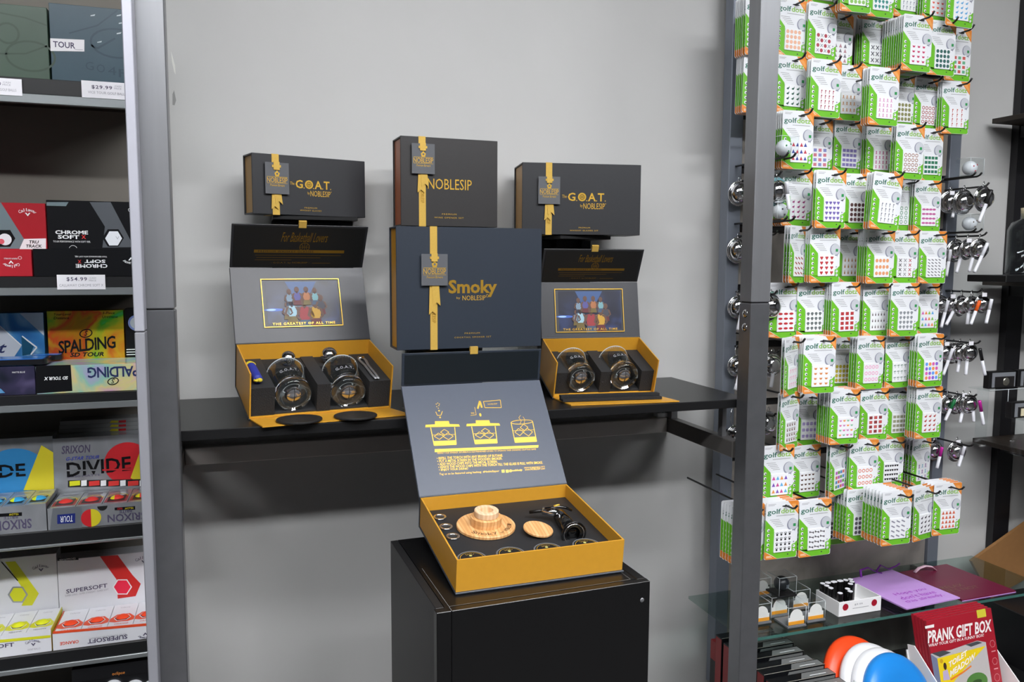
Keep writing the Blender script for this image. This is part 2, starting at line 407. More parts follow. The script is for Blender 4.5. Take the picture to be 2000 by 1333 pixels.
# ------------------------------------------------------------------ gift boxes on the shelf
def crown_logo(p, a, b, w):
    """flower-crown emblem over the maker's name, centred at a, name baseline b"""
    p.poly([(a - .09 * w, b + .30 * w), (a + .09 * w, b + .30 * w), (a + .13 * w, b + .46 * w), (a + .06 * w, b + .50 * w), (a, b + .60 * w), (a - .06 * w, b + .50 * w), (a - .13 * w, b + .46 * w)], GOLDF)
    p.disc(a, b + .42 * w, .05 * w, TAGG, 1, 10)
    p.text('NOBLESIP', a - .5 * w, b, a + .5 * w, b + .24 * w, GOLDF, 1, spacing=.95)
    p.path([(a - .5 * w, b + .27 * w), (a + .5 * w, b + .27 * w)], .02 * w, GOLDF, 1)
    p.path([(a - .5 * w, b - .03 * w), (a + .5 * w, b - .03 * w)], .014 * w, GOLDF, 1)
    p.text('Premium Barware', a - .36 * w, b - .18 * w, a + .36 * w, b - .07 * w, GOLDF, 1, shear=.35)
def basketball(p, a, b, r, m, wd, layer=1):
    p.ring(a, b, r, wd, m, layer); p.path([(a - r, b), (a + r, b)], wd * .8, m, layer); p.path([(a, b - r), (a, b + r)], wd * .8, m, layer)
    p.ring(a - r * 1.25, b, r * .9, wd * .8, m, layer, 10, a0=-48, a1=48); p.ring(a + r * 1.25, b, r * .9, wd * .8, m, layer, 10, a0=132, a1=228)
def goat_title(p, u0, u1, v0, v1, W, H, mt=GOLDF):
    # letters G O A T with a ball for the O, and the maker line beneath
    a0, a1, b0, b1 = u0 * W, u1 * W, H * (1 - v1), H * (1 - v0); w = a1 - a0
    p.text('G', a0, b0, a0 + .20 * w, b1, mt, bold=.02); p.text('A', a0 + .53 * w, b0, a0 + .74 * w, b1, mt, bold=.02); p.text('T', a0 + .79 * w, b0, a0 + .96 * w, b1, mt, bold=.02)
    r = (b1 - b0) / 2; p.disc(a0 + .375 * w, (b0 + b1) / 2, r * 1.05, mt); basketball(p, a0 + .375 * w, (b0 + b1) / 2, r * .62, BLACK, r * .1, 2)
    for q in (.235, .50, .76, .99): p.rect(a0 + q * w - .012 * w, b0, a0 + q * w + .012 * w, b0 + .025 * w, mt)
    p.text('The', a0 - .15 * w, (b0 + b1) / 2 - .03 * w, a0 - .03 * w, (b0 + b1) / 2 + .05 * w, mt)
    p.text('by', a0 + .33 * w, b0 - .17 * w, a0 + .39 * w, b0 - .08 * w, mt); p.text('NOBLESIP', a0 + .41 * w, b0 - .20 * w, a0 + .98 * w, b0 - .05 * w, mt)
    p.ring(a0 + 1.0 * w, b0 - .06 * w, .012 * w, .005 * w, mt, 1, 10)
def closed_box(label, prm, cover, tray, rib, tag, draw, lines, tail):
    x, y, z, yaw, W, D, H = prm
    M = Matrix.Translation((x, y, z + CZ)) @ Matrix.Rotation(yaw, 4, 'Z')
    t = thing('gift_box', label, 'gift box', group='closed gift boxes with ribbons', M=M)
    m = MB(M); th = .0035
    m.box((0, 0, 0), (W, th, H), cover, .0008); m.box((0, D - th, 0), (W, D, H), cover, .0008)
    m.box((0, th, H - th), (W, D - th, H), cover, .0008); m.box((0, th, 0), (W, D - th, th), cover, .0008)
    m.build('cover', t)
    MB(M).box((.004, th + .0004, th + .0004), (W - .004, D - th - .0004, H - th - .0004), tray).build('tray', t)
    a0, a1 = rib[0] * W, rib[1] * W; e = .0009
    m = MB(M); m.box((a0, -e, -e), (a1, -.0001, H + e), GOLDR); m.box((a0, -.0001, H + .0001), (a1, D + e, H + e), GOLDR); m.box((a0, -.0001, -e), (a1, D + e, -.0001), GOLDR)
    m.build('ribbon', t)
    u0, u1, v0, v1 = tag; g0, g1, h0, h1 = u0 * W, u1 * W, H * (1 - v1), H * (1 - v0)
    # loose ribbon tails below the tag
    tw = a1 - a0; m = MB(M)
    for dx, L, sl in ((-.1, tail, -.12), (.15, tail * .72, .22)):
        q = a0 + dx * tw; b = h0 + .006; zt = b; zb = b - L * H
        m.prism([(q, zt), (q + tw, zt), (q + tw + sl * tw, zb), (q + tw * .5 + sl * tw, zb + .45 * tw), (q + sl * tw, zb)], -.0042 - dx * .004, -.0030 - dx * .004, GOLDR)
    m.build('ribbon_tail', t)
    tg = MB(M).box((g0, -.0075, h0), (g1, -.0064, h1), TAGG).build('gift_tag', t)
    m = MB(M); ac = (a0 + a1) / 2
    m.box((ac - tw * .62, -.0092, h1 - .16 * (h1 - h0)), (ac + tw * .62, -.0078, h1 - .08 * (h1 - h0)), GOLDR); m.box((ac - tw * .42, -.0098, h1 - .24 * (h1 - h0)), (ac + tw * .42, -.0079, h1 + .02 * (h1 - h0)), GOLDR)
    m.build('ribbon_loop', tg)
    R3 = M.to_3x3(); p = Print(M @ Vector((0, -.0075, 0)), R3 @ Vector((1, 0, 0)), R3 @ Vector((0, 0, 1)), .0002)
    crown_logo(p, (g0 + g1) / 2, h0 + .36 * (h1 - h0), (g1 - g0) * .86); p.build('lettering', tg)
    p = Print(M @ Vector((0, 0, 0)), R3 @ Vector((1, 0, 0)), R3 @ Vector((0, 0, 1)), .0002)
    draw(p, W, H); p.build('title_lettering', t)
    p = Print(M @ Vector((0, 0, 0)), R3 @ Vector((1, 0, 0)), R3 @ Vector((0, 0, 1)), .0002)
    for txt, ua, ub, vc in lines: p.text(txt, ua * W, H * (1 - vc) - .0017, ub * W, H * (1 - vc) + .0017, GOLDF, 1, spacing=1.25)
    p.build('caption_lettering', t)
    p = Print(M @ Vector((0, -e, 0)), R3 @ Vector((0, 0, -1)), R3 @ Vector((1, 0, 0)), .0002)
    p.text('NOBLESIP', -h0 + .3 * (h0), a0 + .25 * tw, -h0 + .3 * h0 + .3 * H * .5, a1 - .25 * tw, mat('ribbon_print', '#a87b22', .4, .3), 1)
    p.build('ribbon_lettering', t)
    return t, M
kl, kr = 2.01 / 1.98, 2.0 / 1.92
KL = (kl, kl, kl, 1, kl, kl, kl); KR = (kr, kr, kr, 1, kr, kr, kr)
def goat_draw(u0, u1, v0, v1): return lambda p, W, H: goat_title(p, u0, u1, v0, v1, W, H)
closed_box('black closed gift box with gold ribbon, raised above the left open set', tuple(v * q for v, q in zip((.039, 1.98, .105, .2851, .2797, .0646, .138), KL)), BLACKP, mat('kraft_gold', '#b08a4e', .5), (.165, .225), (.10, .30, .14, .66),
           goat_draw(.365, .68, .40, .54), [('PREMIUM', .44, .55, .868), ('WHISKEY GLASSES', .40, .59, .913)], .30)
closed_box('black wine opener gift box with copper sides, topmost behind the slate blue box', (.3758, 1.95, .0828, .0354, .2445, .0844, .2116), mat('brown_black_paper', '#2a2828', .42, noise=.08, scale=200), mat('copper_paper', '#a4592f', .45), (.18, .25), (.105, .335, .08, .415),
           lambda p, W, H: p.text('NOBLESIP', .27 * W, H * .42, .725 * W, H * .54, GOLDF), [('PREMIUM', .415, .565, .86), ('WINE OPENER SET', .335, .64, .90)], .24)
closed_box('black closed gift box with gold ribbon, raised above the right open set', tuple(v * q for v, q in zip((.6718, 1.92, .0659, -.1644, .3033, .1207, .1755), KR)), BLACKP, mat('kraft_gold', '#b08a4e'), (.195, .247), (.13, .31, .195, .575),
           goat_draw(.38, .70, .41, .525), [('PREMIUM', .475, .57, .90), ('WHISKEY GLASSES SET', .40, .64, .94)], .26)
def smoky_draw(p, W, H):
    p.text('Smoky', .345 * W, H * .425, .68 * W, H * .57, mat('bronze_foil', '#b08a30', .3, .4), bold=.03)
    p.text('by', .40 * W, H * .408, .425 * W, H * .43, GOLDF); p.text('NOBLESIP', .44 * W, H * .40, .60 * W, H * .44, GOLDF); p.ring(.612 * W, H * .436, .003, .0008, GOLDF, 1, 10)
closed_box('large slate blue closed gift box with gold lettering in the middle of the display', (.3352, 1.80, -.2011, .0126, .3458, .0782, .2763), NAVYP, OCHRE, (.222, .27), (.16, .335, .22, .475),
           smoky_draw, [('PREMIUM', .455, .56, .874), ('COCKTAIL SMOKER SET', .385, .64, .907)], .26)
# risers that carry the closed boxes
def riser(label, x0, x1, y0, yp, y1, z1, zb=SZ):
    """upright panel with a top plate reaching forward under the box"""
    m = MB(); m.box((x0, yp, zb + .0005), (x1, y1, z1 - .0105), BLKLAM, .001); m.box((x0, y0, z1 - .0100), (x1, y1, z1 - .0006), BLKLAM, .001)
    m.box((x0 + .03, yp - .03, z1 - .0105 - .02), (x0 + .04, yp, z1 - .0105), BLKLAM); m.box((x1 - .04, yp - .03, z1 - .0105 - .02), (x1 - .03, yp, z1 - .0105), BLKLAM)
    return m.build('display_riser', None, label, 'riser', 'black display risers on the shelf')
riser('tall black display riser behind the open whiskey set on the left', .085, .285, 2.035, 2.128, 2.150, CZ + .105 * kl - .001)
riser('tall black display riser hidden behind the slate blue gift box', .40, .60, 1.96, 2.02, 2.04, CZ + .0828 - .001)
riser('tall black display riser behind the open whiskey set on the right', .80, .945, 1.985, 2.115, 2.150, CZ + .0659 * kr - .001)
ACR = mat_thin('clear_acrylic', '#fafcfc')
m = MB(); za = CZ - .2011 - .0016; ax0, ax1 = .362, .662
m.box((ax0, 1.795, za - .004), (ax1, 1.885, za), ACR); m.box((ax0, 1.795, SZ + .0005), (ax0 + .004, 1.885, za - .0041), ACR); m.box((ax1 - .004, 1.795, SZ + .0005), (ax1, 1.885, za - .0041), ACR)
m.build('acrylic_riser', None, 'clear acrylic riser under the slate blue gift box', 'riser')

# ------------------------------------------------------------------ open boxes
def open_box(label, prm, lid_ang, lid_len, tip_ang, tip_len, cover, lid_in, lid_in_top, flap=None, foam_h=None, base=0, front=True):
    """prm x,y,z,yaw,pitch,W,D,H ; local frame tilts forward by the pitch"""
    x, y, z, yaw, tilt, W, D, H = prm
    M = Matrix.Translation((x, y, z + CZ)) @ Matrix.Rotation(yaw, 4, 'Z') @ Matrix.Rotation(tilt, 4, 'X')
    t = thing('open_gift_box', label, 'gift box', group='open gift boxes', M=M)
    th = .0035
    m = MB(M); m.box((-.002, -.004 if front else 0, 0), (W + .002, D + th, th), cover, .0008); m.box((-.002, D, th), (W + .002, D + th, H + .002), cover, .0008)
    m.build('cover', t)
    m = MB(M); e = .0028
    m.box((0, 0, th), (W, D - .0003, th + e), OCHRE); m.box((0, 0, th + e), (e, D - .0003, H), OCHRE); m.box((W - e, 0, th + e), (W, D - .0003, H), OCHRE); m.box((e, D - e, th + e), (W - e, D - .0003, H), OCHRE)
    if front: m.box((e, 0, th + e), (W - e, e, H), OCHRE)
    tr = m.build('tray', t)
    if flap:
        FL = M @ Matrix.Translation((0, 0, th)) @ Matrix.Rotation(-tilt, 4, 'X')
        MB(FL).prism([(.002, 0), (W - .002, 0), (W + flap[1], -flap[0]), (flap[2], -flap[0])], -.003, -.0004, OCHRE, 'z').build('front_flap', t)
    # lid, hinged along the top of the back wall
    L = Matrix.Translation(M @ Vector((0, D + .002, H + .001))) @ Matrix.Rotation(yaw, 4, 'Z') @ Matrix.Rotation(lid_ang, 4, 'X')
    lid = MB(L).box((-.002, 0, -.003), (W + .002, lid_len, 0), lid_in, .0006).build('lid', t)
    MB(L).box((-.0025, -.001, -.0045), (W + .0025, lid_len, -.0032), cover).build('lid_cover', t)
    T = L @ Matrix.Translation((0, lid_len + .0005, 0)) @ Matrix.Rotation(tip_ang - lid_ang, 4, 'X')
    lt = MB(T).box((-.002, 0, -.003), (W + .002, tip_len, 0), cover, .0006).build('lid_flap', t)
    MB(T).box((.004, .004, .0001), (W - .004, tip_len - .004, .0012), lid_in_top).build('flap_lining', lt)
    m = MB(T); rw = .018; m.box((W * .5 - rw / 2, tip_len - .006, .0014), (W * .5 + rw / 2, tip_len + .010, .0022), GOLDR); m.box((W * .5 - rw / 2, tip_len - .006, -.0045), (W * .5 + rw / 2, tip_len + .010, -.0036), GOLDR); m.box((W * .5 - rw / 2, tip_len + .0095, -.0045), (W * .5 + rw / 2, tip_len + .0105, .0022), GOLDR)
    m.build('ribbon_pull', t)
    return t, M, L, T
def lidprint(L, lift=.0003):
    R = L.to_3x3(); return Print(L @ Vector((0, 0, 0)), R @ Vector((1, 0, 0)), R @ Vector((0, 1, 0)), lift)
NIGHT = mat_ramp('poster_night', ['#10121c', '#1c2138', '#2c3a66'], 9, 2.0, .35, 0)
GLOW = mat('poster_glow', '#9fc4f5', .4); SKIN = mat('poster_skin', '#5b3f33', .5)
def poster(p, a0, b0, a1, b1, tl=True):
    """generic group-of-players print in a gold frame"""
    w, h = a1 - a0, b1 - b0
    p.rect(a0 + .05 * w, b0 + .06 * h, a1 - .03 * w, b1 - .04 * h, NIGHT)
    p.poly([(a0 + .30 * w, b1 - .05 * h), (a0 + .70 * w, b1 - .05 * h), (a0 + .56 * w, b0 + .55 * h), (a0 + .42 * w, b0 + .55 * h)], mat('poster_beam', '#33507f', .4), 1)
    p.disc(a0 + .14 * w, b0 + .36 * h, .13 * w, mat('poster_blue', '#3f62b8', .4), 1, 20, .03 * h); p.disc(a0 + .10 * w, b0 + .36 * h, .06 * w, GLOW, 2, 20, .02 * h)
    cols = ['#71879a', '#4d4a86', '#a0653c', '#6c9aa0', '#3c3c46', '#93b6c4', '#8f2a30', '#b98f2a', '#7c8894']
    sp = [(.34, .74, .7), (.44, .78, .75), (.56, .78, .75), (.67, .76, .7), (.74, .60, .8), (.36, .52, 1.0), (.52, .52, 1.25), (.66, .50, 1.1), (.30, .46, .7)]
    for k in (0, 1, 2, 3, 8, 4, 5, 7, 6):
        u, v, s = sp[k]; ca = a0 + u * w; cb = b0 + v * h; r = .045 * h * s * 1.75; ly = 3 + k % 3
        jm = mat('jersey_%d' % k, cols[k], .5)
        p.disc(ca, cb, r * .85, SKIN, ly, 10, r * 1.05)
        for sg in (-1, 1): p.poly([(ca + sg * .7 * r, cb - 1.2 * r), (ca + sg * 1.5 * r, cb - 1.5 * r), (ca + sg * 2.0 * r, cb - 3.2 * r), (ca + sg * 1.0 * r, cb - 4.1 * r), (ca + sg * .8 * r, cb - 3.7 * r), (ca + sg * 1.45 * r, cb - 3.1 * r)], SKIN, ly + 4)
        p.poly([(ca - .30 * r, cb - .6 * r), (ca + .30 * r, cb - .6 * r), (ca + .35 * r, cb - 1.3 * r), (ca - .35 * r, cb - 1.3 * r)], SKIN, ly)
        p.poly([(ca - 1.3 * r, cb - 1.35 * r), (ca - .5 * r, cb - 1.05 * r), (ca, cb - 1.5 * r), (ca + .5 * r, cb - 1.05 * r), (ca + 1.3 * r, cb - 1.35 * r), (ca + 1.05 * r, cb - 3.9 * r), (ca - 1.05 * r, cb - 3.9 * r)], jm, ly + 3)
        p.poly([(ca - 1.1 * r, cb - 3.9 * r), (ca + 1.1 * r, cb - 3.9 * r), (ca + 1.35 * r, cb - 5.6 * r), (ca - 1.35 * r, cb - 5.6 * r)], mat('shorts_%d' % (k % 3), ('#3d4f66', '#5b2227', '#66572a')[k % 3], .5), ly + 2)
    wd = .006 * w + .0008
    for q in ([(a0, b0), (a1, b0)], [(a1, b0), (a1, b1)], [(a1, b1), (a0, b1)], [(a0, b1), (a0, b0)]):
        (c, d), (e, f) = q; p.rect(min(c, e) - wd / 2, min(d, f) - wd / 2, max(c, e) + wd / 2, max(d, f) + wd / 2, GOLDF, 11)
    p.text('THE GREATEST OF ALL TIME', a0 + .10 * w, b0 + .035 * h, a0 + .90 * w, b0 + .085 * h, GOLDF, 12, spacing=1.2, bold=.01)
def flap_print(p, W, Ht):
    p.text('For Basketball Lovers', .35 * W, .62 * Ht, .70 * W, .84 * Ht, mat('dull_gold', '#8a6a24', .35, .6), 1, shear=.5)
    basketball(p, .53 * W, .50 * Ht, .10 * Ht, mat('dull_gold'), .0012)
    p.rect(.16 * W, .36 * Ht, .84 * W, .43 * Ht, mat('dull_gold')); p.text('PREMIUM WHISKEY GLASSES', .19 * W, .372 * Ht, .60 * W, .418 * Ht, INK, 2, spacing=1.3)
    for i, (ua, ub) in enumerate(((.17, .82), (.18, .66), (.17, .44))): p.rect(ua * W, (.30 - .055 * i) * Ht, ub * W, (.307 - .055 * i) * Ht, mat('dull_gold'), 1)
    p.text('- G.O.A.T. by NOBLESIP -', .29 * W, .10 * Ht, .58 * W, .145 * Ht, mat('dull_gold'), 1); p.path([(.60 * W, .12 * Ht), (.74 * W, .12 * Ht)], .0008, mat('dull_gold'), 1)
GLASS = mat_glass('clear_glass')
def tumbler(label, base, mouth, rb, rm, etch=True, grp='whiskey tumblers'):
    ax = mouth - base; h = ax.length; ax.normalize()
    rot = ax.to_track_quat('Z', 'Y').to_matrix().to_4x4(); T = Matrix.Translation(base) @ rot
    t = thing('whiskey_tumbler', label, 'glass', group=grp, M=T)
    r1 = rb; m = MB(T)
    base = [(0, .007), (r1 * .45, .003), (r1 * .75, 0), (r1 * .95, .002), (r1, .008), (r1 * 1.0, .020), (r1 * .93, .026), (r1 * .6, .023), (0, .022)]
    m.lathe([(max(r, 1e-5), z) for r, z in base], GLASS, 40); m.build('glass_base', t)
    m = MB(T); wall = [(r1 * .93, .0262), (r1 * .98, .030), (r1 * 1.0, .036), (rm, h), (rm - .0010, h + .001), (rm - .0020, h), (r1 - .0022, .037), (r1 * .92, .031)]
    m.lathe(wall, mat_thin('clear_glass_wall', '#f2f5f5'), 40, close=True); m.build('glass_wall', t)
    m = MB(T); m.torus((0, 0, h), rm - .001, .0011, mat('glass_rim_glint', '#cfd4d6', .15), seg=40, k=6); m.build('rim', t)
    m = MB(T); rd = r1 * .52; m.lathe([(1e-5, -.0015)] + [(rd * math.sin(math.radians(a_)), .0125 - .014 * math.cos(math.radians(a_))) for a_ in range(15, 91, 15)], mat('silver_reflection', '#c9c9cc', .18, .9), 28)  # silver dome added to imitate the ball-like reflection in the glass base
    m.build('reflection_dome', t)
    sm_ = mat('emblem_seam', '#1d1d1f', .4); m = MB(T)
    m.tube([(x_ * rd, 0, .0125 - .0145 * math.sqrt(max(0, 1 - x_ * x_)) - .0006) for x_ in [-.95 + .19 * i for i in range(11)]], .0006, sm_, 6); m.tube([(0, y_ * rd, .0125 - .0145 * math.sqrt(max(0, 1 - y_ * y_)) - .0006) for y_ in [-.95 + .19 * i for i in range(11)]], .0006, sm_, 6)
    m.build('dome_seams', t)
    if etch:
        # etched lettering on the wall of the glass that faces up
        up = (rot.inverted().to_3x3() @ Vector((0, -.5, 1))); a0 = math.atan2(up.y, up.x)
        m = MB(T); em = mat('etched_white', '#8f9297', .7)
        for i, ch in enumerate('G.O.A.T.'):
            vs, fs, asp = glyphs(ch, 0, 1, .02); da = .16 if ch not in '.' else .05; hh = .010 if ch != '.' else .0025
            ac = a0 + (3.5 - i) * -.135; q = []
            for gx, gy in vs:
                zz = .046 + gy * hh; rr = r1 + (rm - r1) * (zz - .034) / (h - .034) + .0006; an = ac + (gx - .5) * da
                q.append((rr * math.cos(an), rr * math.sin(an), zz))
            m.add(q, fs, em)
        m.build('etched_lettering', t)
    return t
def local_hit(M, px, py, P, n):
    return hit(px, py, M @ Vector(P), (M.to_3x3() @ Vector(n)))

# --- left open set
GLP = (.0174, 1.8278, -.3465, .1403, .2381, .3179, .1911, .1075)
gl, M, L, T = open_box('open black and ochre gift box with glasses, chrome balls and coasters', GLP, math.radians(71.1), .186, math.radians(119.7), .116, BLACKP, SATIN, INK, flap=(.092, .018, .012), front=False)
W, D, H = GLP[5:]
p = lidprint(L); poster(p, .21 * W, .20 * .186, .80 * W, .84 * .186); p.build('printed_picture', gl)
p = lidprint(T, .0016); flap_print(p, W, .116); p.build('flap_lettering', gl)
def foam_block(M, W, D, z0, hf, slots, y0, yb, slot_floor, parent, ins=.0032):
    xs = [ins] + [q for s in slots for q in s] + [W - ins]; k = 0
    for i in range(0, len(xs), 2):
        m = MB(M); m.box((xs[i], y0, z0), (xs[i + 1], D - ins, z0 + hf), FOAM); m.box((xs[i], y0, z0 + hf + .0001), (xs[i + 1], D - ins, z0 + hf + .0006), FOAMT); m.build('foam_block', parent)
    for a, b in slots:
        MB(M).box((a + .0003, yb, z0), (b - .0003, D - ins, z0 + hf - .002), FOAM).build('foam_block', parent)
        MB(M).box((a + .0003, y0 + .002, z0), (b - .0003, yb - .0003, z0 + slot_floor), FOAMT).build('foam_base', parent)
S1 = (.17 * W, .46 * W); S2 = (.555 * W, .835 * W)
foam_block(M, W, D, .0068, .064, (S1, S2), .005, .125, .004, gl)
n = (0, 1, 0)
for (bp, mp_, lab) in (((575, 775), (557, 730), 'clear whiskey tumbler lying in the left open box, nearer the rope'), ((682, 770), (664, 723), 'clear whiskey tumbler lying in the left open box, nearer the tongs')):
    b = local_hit(M, *bp, (0, .002, 0), n); mo = local_hit(M, *mp_, (0, .100, 0), n); tumbler(lab, b, mo, .0395, .0425)
for (q, r, lab) in (((563, 701), .0185, 'chrome chilling ball behind the tumbler nearer the rope'), ((643, 695), .0205, 'chrome chilling ball behind the tumbler nearer the tongs')):
    c = local_hit(M, *q, (0, .145, 0), n); MB().sphere(c, r, CHROME, 32, 18).build('chilling_ball', None, lab, 'ball', 'chrome chilling balls')
# coasters on the flap
COAST = mat('coaster_leather', '#1c1b1b', .5, noise=.15, scale=300, bump=.2); COASTL = mat('coaster_line', '#4a3d22', .5)
for (q, rr, lab) in (((584.5, 822), .0485, 'round black coaster on the ochre flap, nearer the blue rope'), ((694.5, 814.5), .0470, 'round black coaster on the ochre flap, nearer the slate blue boxes')):
    c = pZ(q[0], q[1], SZ + .004); Tm = Matrix.Translation(c + Vector((0, 0, .0002)))
    t = thing('coaster', lab, 'coaster', c, 'round coasters on the flap')
    MB(Tm).lathe([(1e-5, 0), (rr - .001, 0), (rr, .001), (rr, .0035), (rr - .001, .0045), (1e-5, .0045)], COAST, 44, smooth=False).build('disc', t)
    p = Print(c + Vector((0, 0, .0047)), (1, 0, 0), (0, 1, 0), .0002); p.ring(0, 0, rr * .86, .0008, COASTL); p.path([(-rr * .8, -.3 * rr), (rr * .8, .3 * rr)], .0008, COASTL); p.ring(-.9 * rr, .6 * rr, rr * .9, .0008, COASTL, 0, 10, a0=-75, a1=15); p.path([(-.3 * rr, .8 * rr), (.2 * rr, -.85 * rr)], .0008, COASTL)
    p.build('ball_lines', t)
# blue pouch with yellow cord
fz = .0068 + .0646
def fl(px, py, dz=0): return local_hit(M, px, py, (0, 0, fz + dz), (0, 0, 1))
ROPE = mat('yellow_cord', '#c9b62a', .7, noise=.3, scale=900); POUCH = mat('blue_pouch', '#22308f', .6, noise=.2, scale=300, bump=.3)
a, b = fl(490.5, 717, .010), fl(504, 742, .010)
t = thing('cord_pouch', 'small blue roll of fabric with yellow cord loop in the left open box', 'pouch', fl(497, 732))
ax = (b - a); m = MB(); m.tube([a + ax * q for q in (0, .05, .3, .6, .95, 1)], .0105, POUCH, 14); m.build('fabric_roll', t)
up = M.to_3x3() @ Vector((0, 0, 1)); sd = ax.normalized().cross(up)
m = MB(); m.tube([a + up * .004 - ax.normalized() * (.001 + .018 * math.sin(math.pi * i / 10)) + sd * (.008 * math.cos(math.pi * i / 10)) for i in range(11)], .0030, ROPE, 8); m.build('cord_loop', t)
m = MB(); m.sphere(b + ax.normalized() * .004 - sd * .003, .006, ROPE, 12, 8, sc=(1, 1, .8)); m.tube([b + sd * .002, b + ax.normalized() * .008 + sd * .004, b + ax.normalized() * .003 + sd * .009], .003, ROPE, 8); m.build('cord_knot', t)
# tongs
a, b = fl(705, 700, .004), fl(737, 740, .004); ax = (b - a); sd = ax.normalized().cross(up)
t = thing('ice_tongs', 'small steel ice tongs lying on the foam of the left open box', 'tongs', (a + b) / 2)
for s_ in (-1, 1):
    m = MB(); m.tube([a + sd * s_ * .006 - ax * .02, a + sd * s_ * .0075 + ax * .12, a + sd * s_ * .004 + ax * .35, a + sd * s_ * .0045 + ax * .8, a + sd * s_ * .003 + ax], .0035, STEEL, 8, flat=.5); m.build('arm', t)
m = MB(); m.tube([a + sd * -.0075, a + sd * .0075], .0042, CHROME, 8); m.build('bridge', t)

# --- right open set
GRP = (.748, 1.8933, -.3465, -.0955, .3281, .2717, .1445, .1015)
gr, M, L, T = open_box('open black and ochre gift box on the right of the shelf with two glasses only', GRP, math.radians(79.4), .149, math.radians(118), .098, BLACKP, SATIN, INK, flap=(.105, .024, .015), front=False)
W, D, H = GRP[5:]
p = lidprint(L); poster(p, .14 * W, .10 * .149, .84 * W, .87 * .149); p.build('printed_picture', gr)
p = lidprint(T, .0016); flap_print(p, W, .098); p.build('flap_lettering', gr)
S1 = (.165 * W, .46 * W); S2 = (.57 * W, .865 * W)
foam_block(M, W, D, .0068, .058, (S1, S2), .014, .120, .004, gr)
for (bp, mp_, lab) in (((1136, 742), (1115, 706), 'clear whiskey tumbler in the right open box, nearer the slate blue boxes'), ((1221, 738), (1197, 702), 'clear whiskey tumbler in the right open box, nearer the steel post')):
    b = local_hit(M, *bp, (0, .006, 0), n); mo = local_hit(M, *mp_, (0, .100, 0), n); tumbler(lab, b, mo, .0375, .041)
c0 = pZ(1096, 784, SZ + .004); c1 = pZ(1288, 778, SZ + .004)
m = MB(); d = (c1 - c0); fw = Vector((d.y, -d.x, 0)).normalized()
for j, (wd, zz, off) in enumerate(((.034, .0065, 0), (.020, .0130, -.010))):
    q = [c0 + fw * (off - wd / 2), c1 + fw * (off - wd / 2), c1 + fw * (off + wd / 2), c0 + fw * (off + wd / 2)]
    m.prism([(v.x, v.y) for v in q], SZ + .0045 + (0 if j == 0 else .0066), SZ + .004 + zz, FOAM, 'z')
m.build('foam_strip', None, 'loose black foam strip lying on the flap of the right open box', 'foam')

# --- smoker set on the pedestal
k_ = .58 / .60
SOP = (.3592 * k_, 1.3762 * k_, -.5795, .0182, .1249, .3344 * k_, .2828 * k_, .0667 * k_)
so, M, L, T = open_box('open slate blue and ochre cocktail smoker gift box standing on the black pedestal', SOP, math.radians(50.7), .2721 * k_, math.radians(97.8), .0766 * k_, NAVYP, SATINB, mat('flap_dark', '#141b20', .4), front=True)
W, D, H = SOP[5:]; LL = .2721 * k_
# prop under the raised back of the box
bk = M @ Vector((W * .2, D * .86, -.0004)); bk2 = M @ Vector((W * .8, D * .93, -.0004))
m = MB(); m.box((bk.x, bk.y, ph + .0006), (bk2.x, bk2.y, min(bk.z, bk2.z) - .001), BLKLAM); m.build('tilt_block', None, 'low black block tilting up the back of the smoker gift box', 'block')
fz = .036
MB(M).box((.0032, .0032, .0068), (W - .0032, D - .0032, fz), mat('eva_foam', '#1d1f22', .55, noise=.1, scale=400)).build('foam_insert', so)
p = lidprint(L)
def lp(px, py): 
    v = L.inverted() @ local_hit(L, px, py, (0, 0, 0), (0, 0, 1)); return (v.x, v.y)
GF = GOLDF
def glass_icon(pts, lid, smoke):
    # pts: px of rim-left, rim-right, base-left, base-right
    a, b, c, d = [lp(*q) for q in pts]; wd = .0018
    p.path([a, c, d, b], wd, GF, 1)
    lerp = lambda u, v, t_: (u[0] + (v[0] - u[0]) * t_, u[1] + (v[1] - u[1]) * t_)
    e, f = lerp(a, c, .76), lerp(b, d, .76); p.poly([e, c, d, f], GF, 2)
    def g(u, v): return lerp(lerp(a, b, u), lerp(c, d, u), v)
    p.path([g(.02, .42), g(.98, .42)], wd * .5, GF, 1)
    for cx, cy, s in ((.28, .50, .20), (.68, .52, .22), (.55, .28, .18)):
        p.path([g(cx - s, cy), g(cx, cy - s * .9), g(cx + s, cy), g(cx, cy + s * .9), g(cx - s, cy)], wd * .7, GF, 2)
    if lid:
        q = [g(-.22, -.02), g(1.22, -.02), g(1.18, -.16), g(.80, -.18), g(.78, -.36), g(.22, -.36), g(.20, -.18), g(-.18, -.16)]; p.poly(q, GF, 2)
    else:
        p.ring(*g(.5, 0), math.dist(a, b) / 2, wd * .8, GF, 1, ry=math.dist(a, b) * .10)
        p.path([g(.38, .12), g(.48, -.05), g(.40, -.22), g(.50, -.34)], wd * .5, GF, 2); p.path([g(.58, .1), g(.66, -.1), g(.60, -.26)], wd * .5, GF, 2)
glass_icon([(841, 836), (888, 835), (848, 871), (891, 869)], True, False)
glass_icon([(921, 834), (967, 833), (928, 868), (971, 866)], True, False)
glass_icon([(998, 826), (1040, 824), (1006, 865), (1048, 863)], False, True)
for q in ((852, 790), (855, 788), (857, 793), (853, 795), (856, 798), (858, 790)): p.disc(*lp(*q), .0012, GF, 1, 8)
p.path([lp(851, 805), lp(854, 812), lp(861, 812), lp(864, 804)], .0014, GF, 1); p.disc(*lp(857.5, 803), .002, GF, 1, 8); p.disc(*lp(859.5, 816), .002, GF, 1, 8)
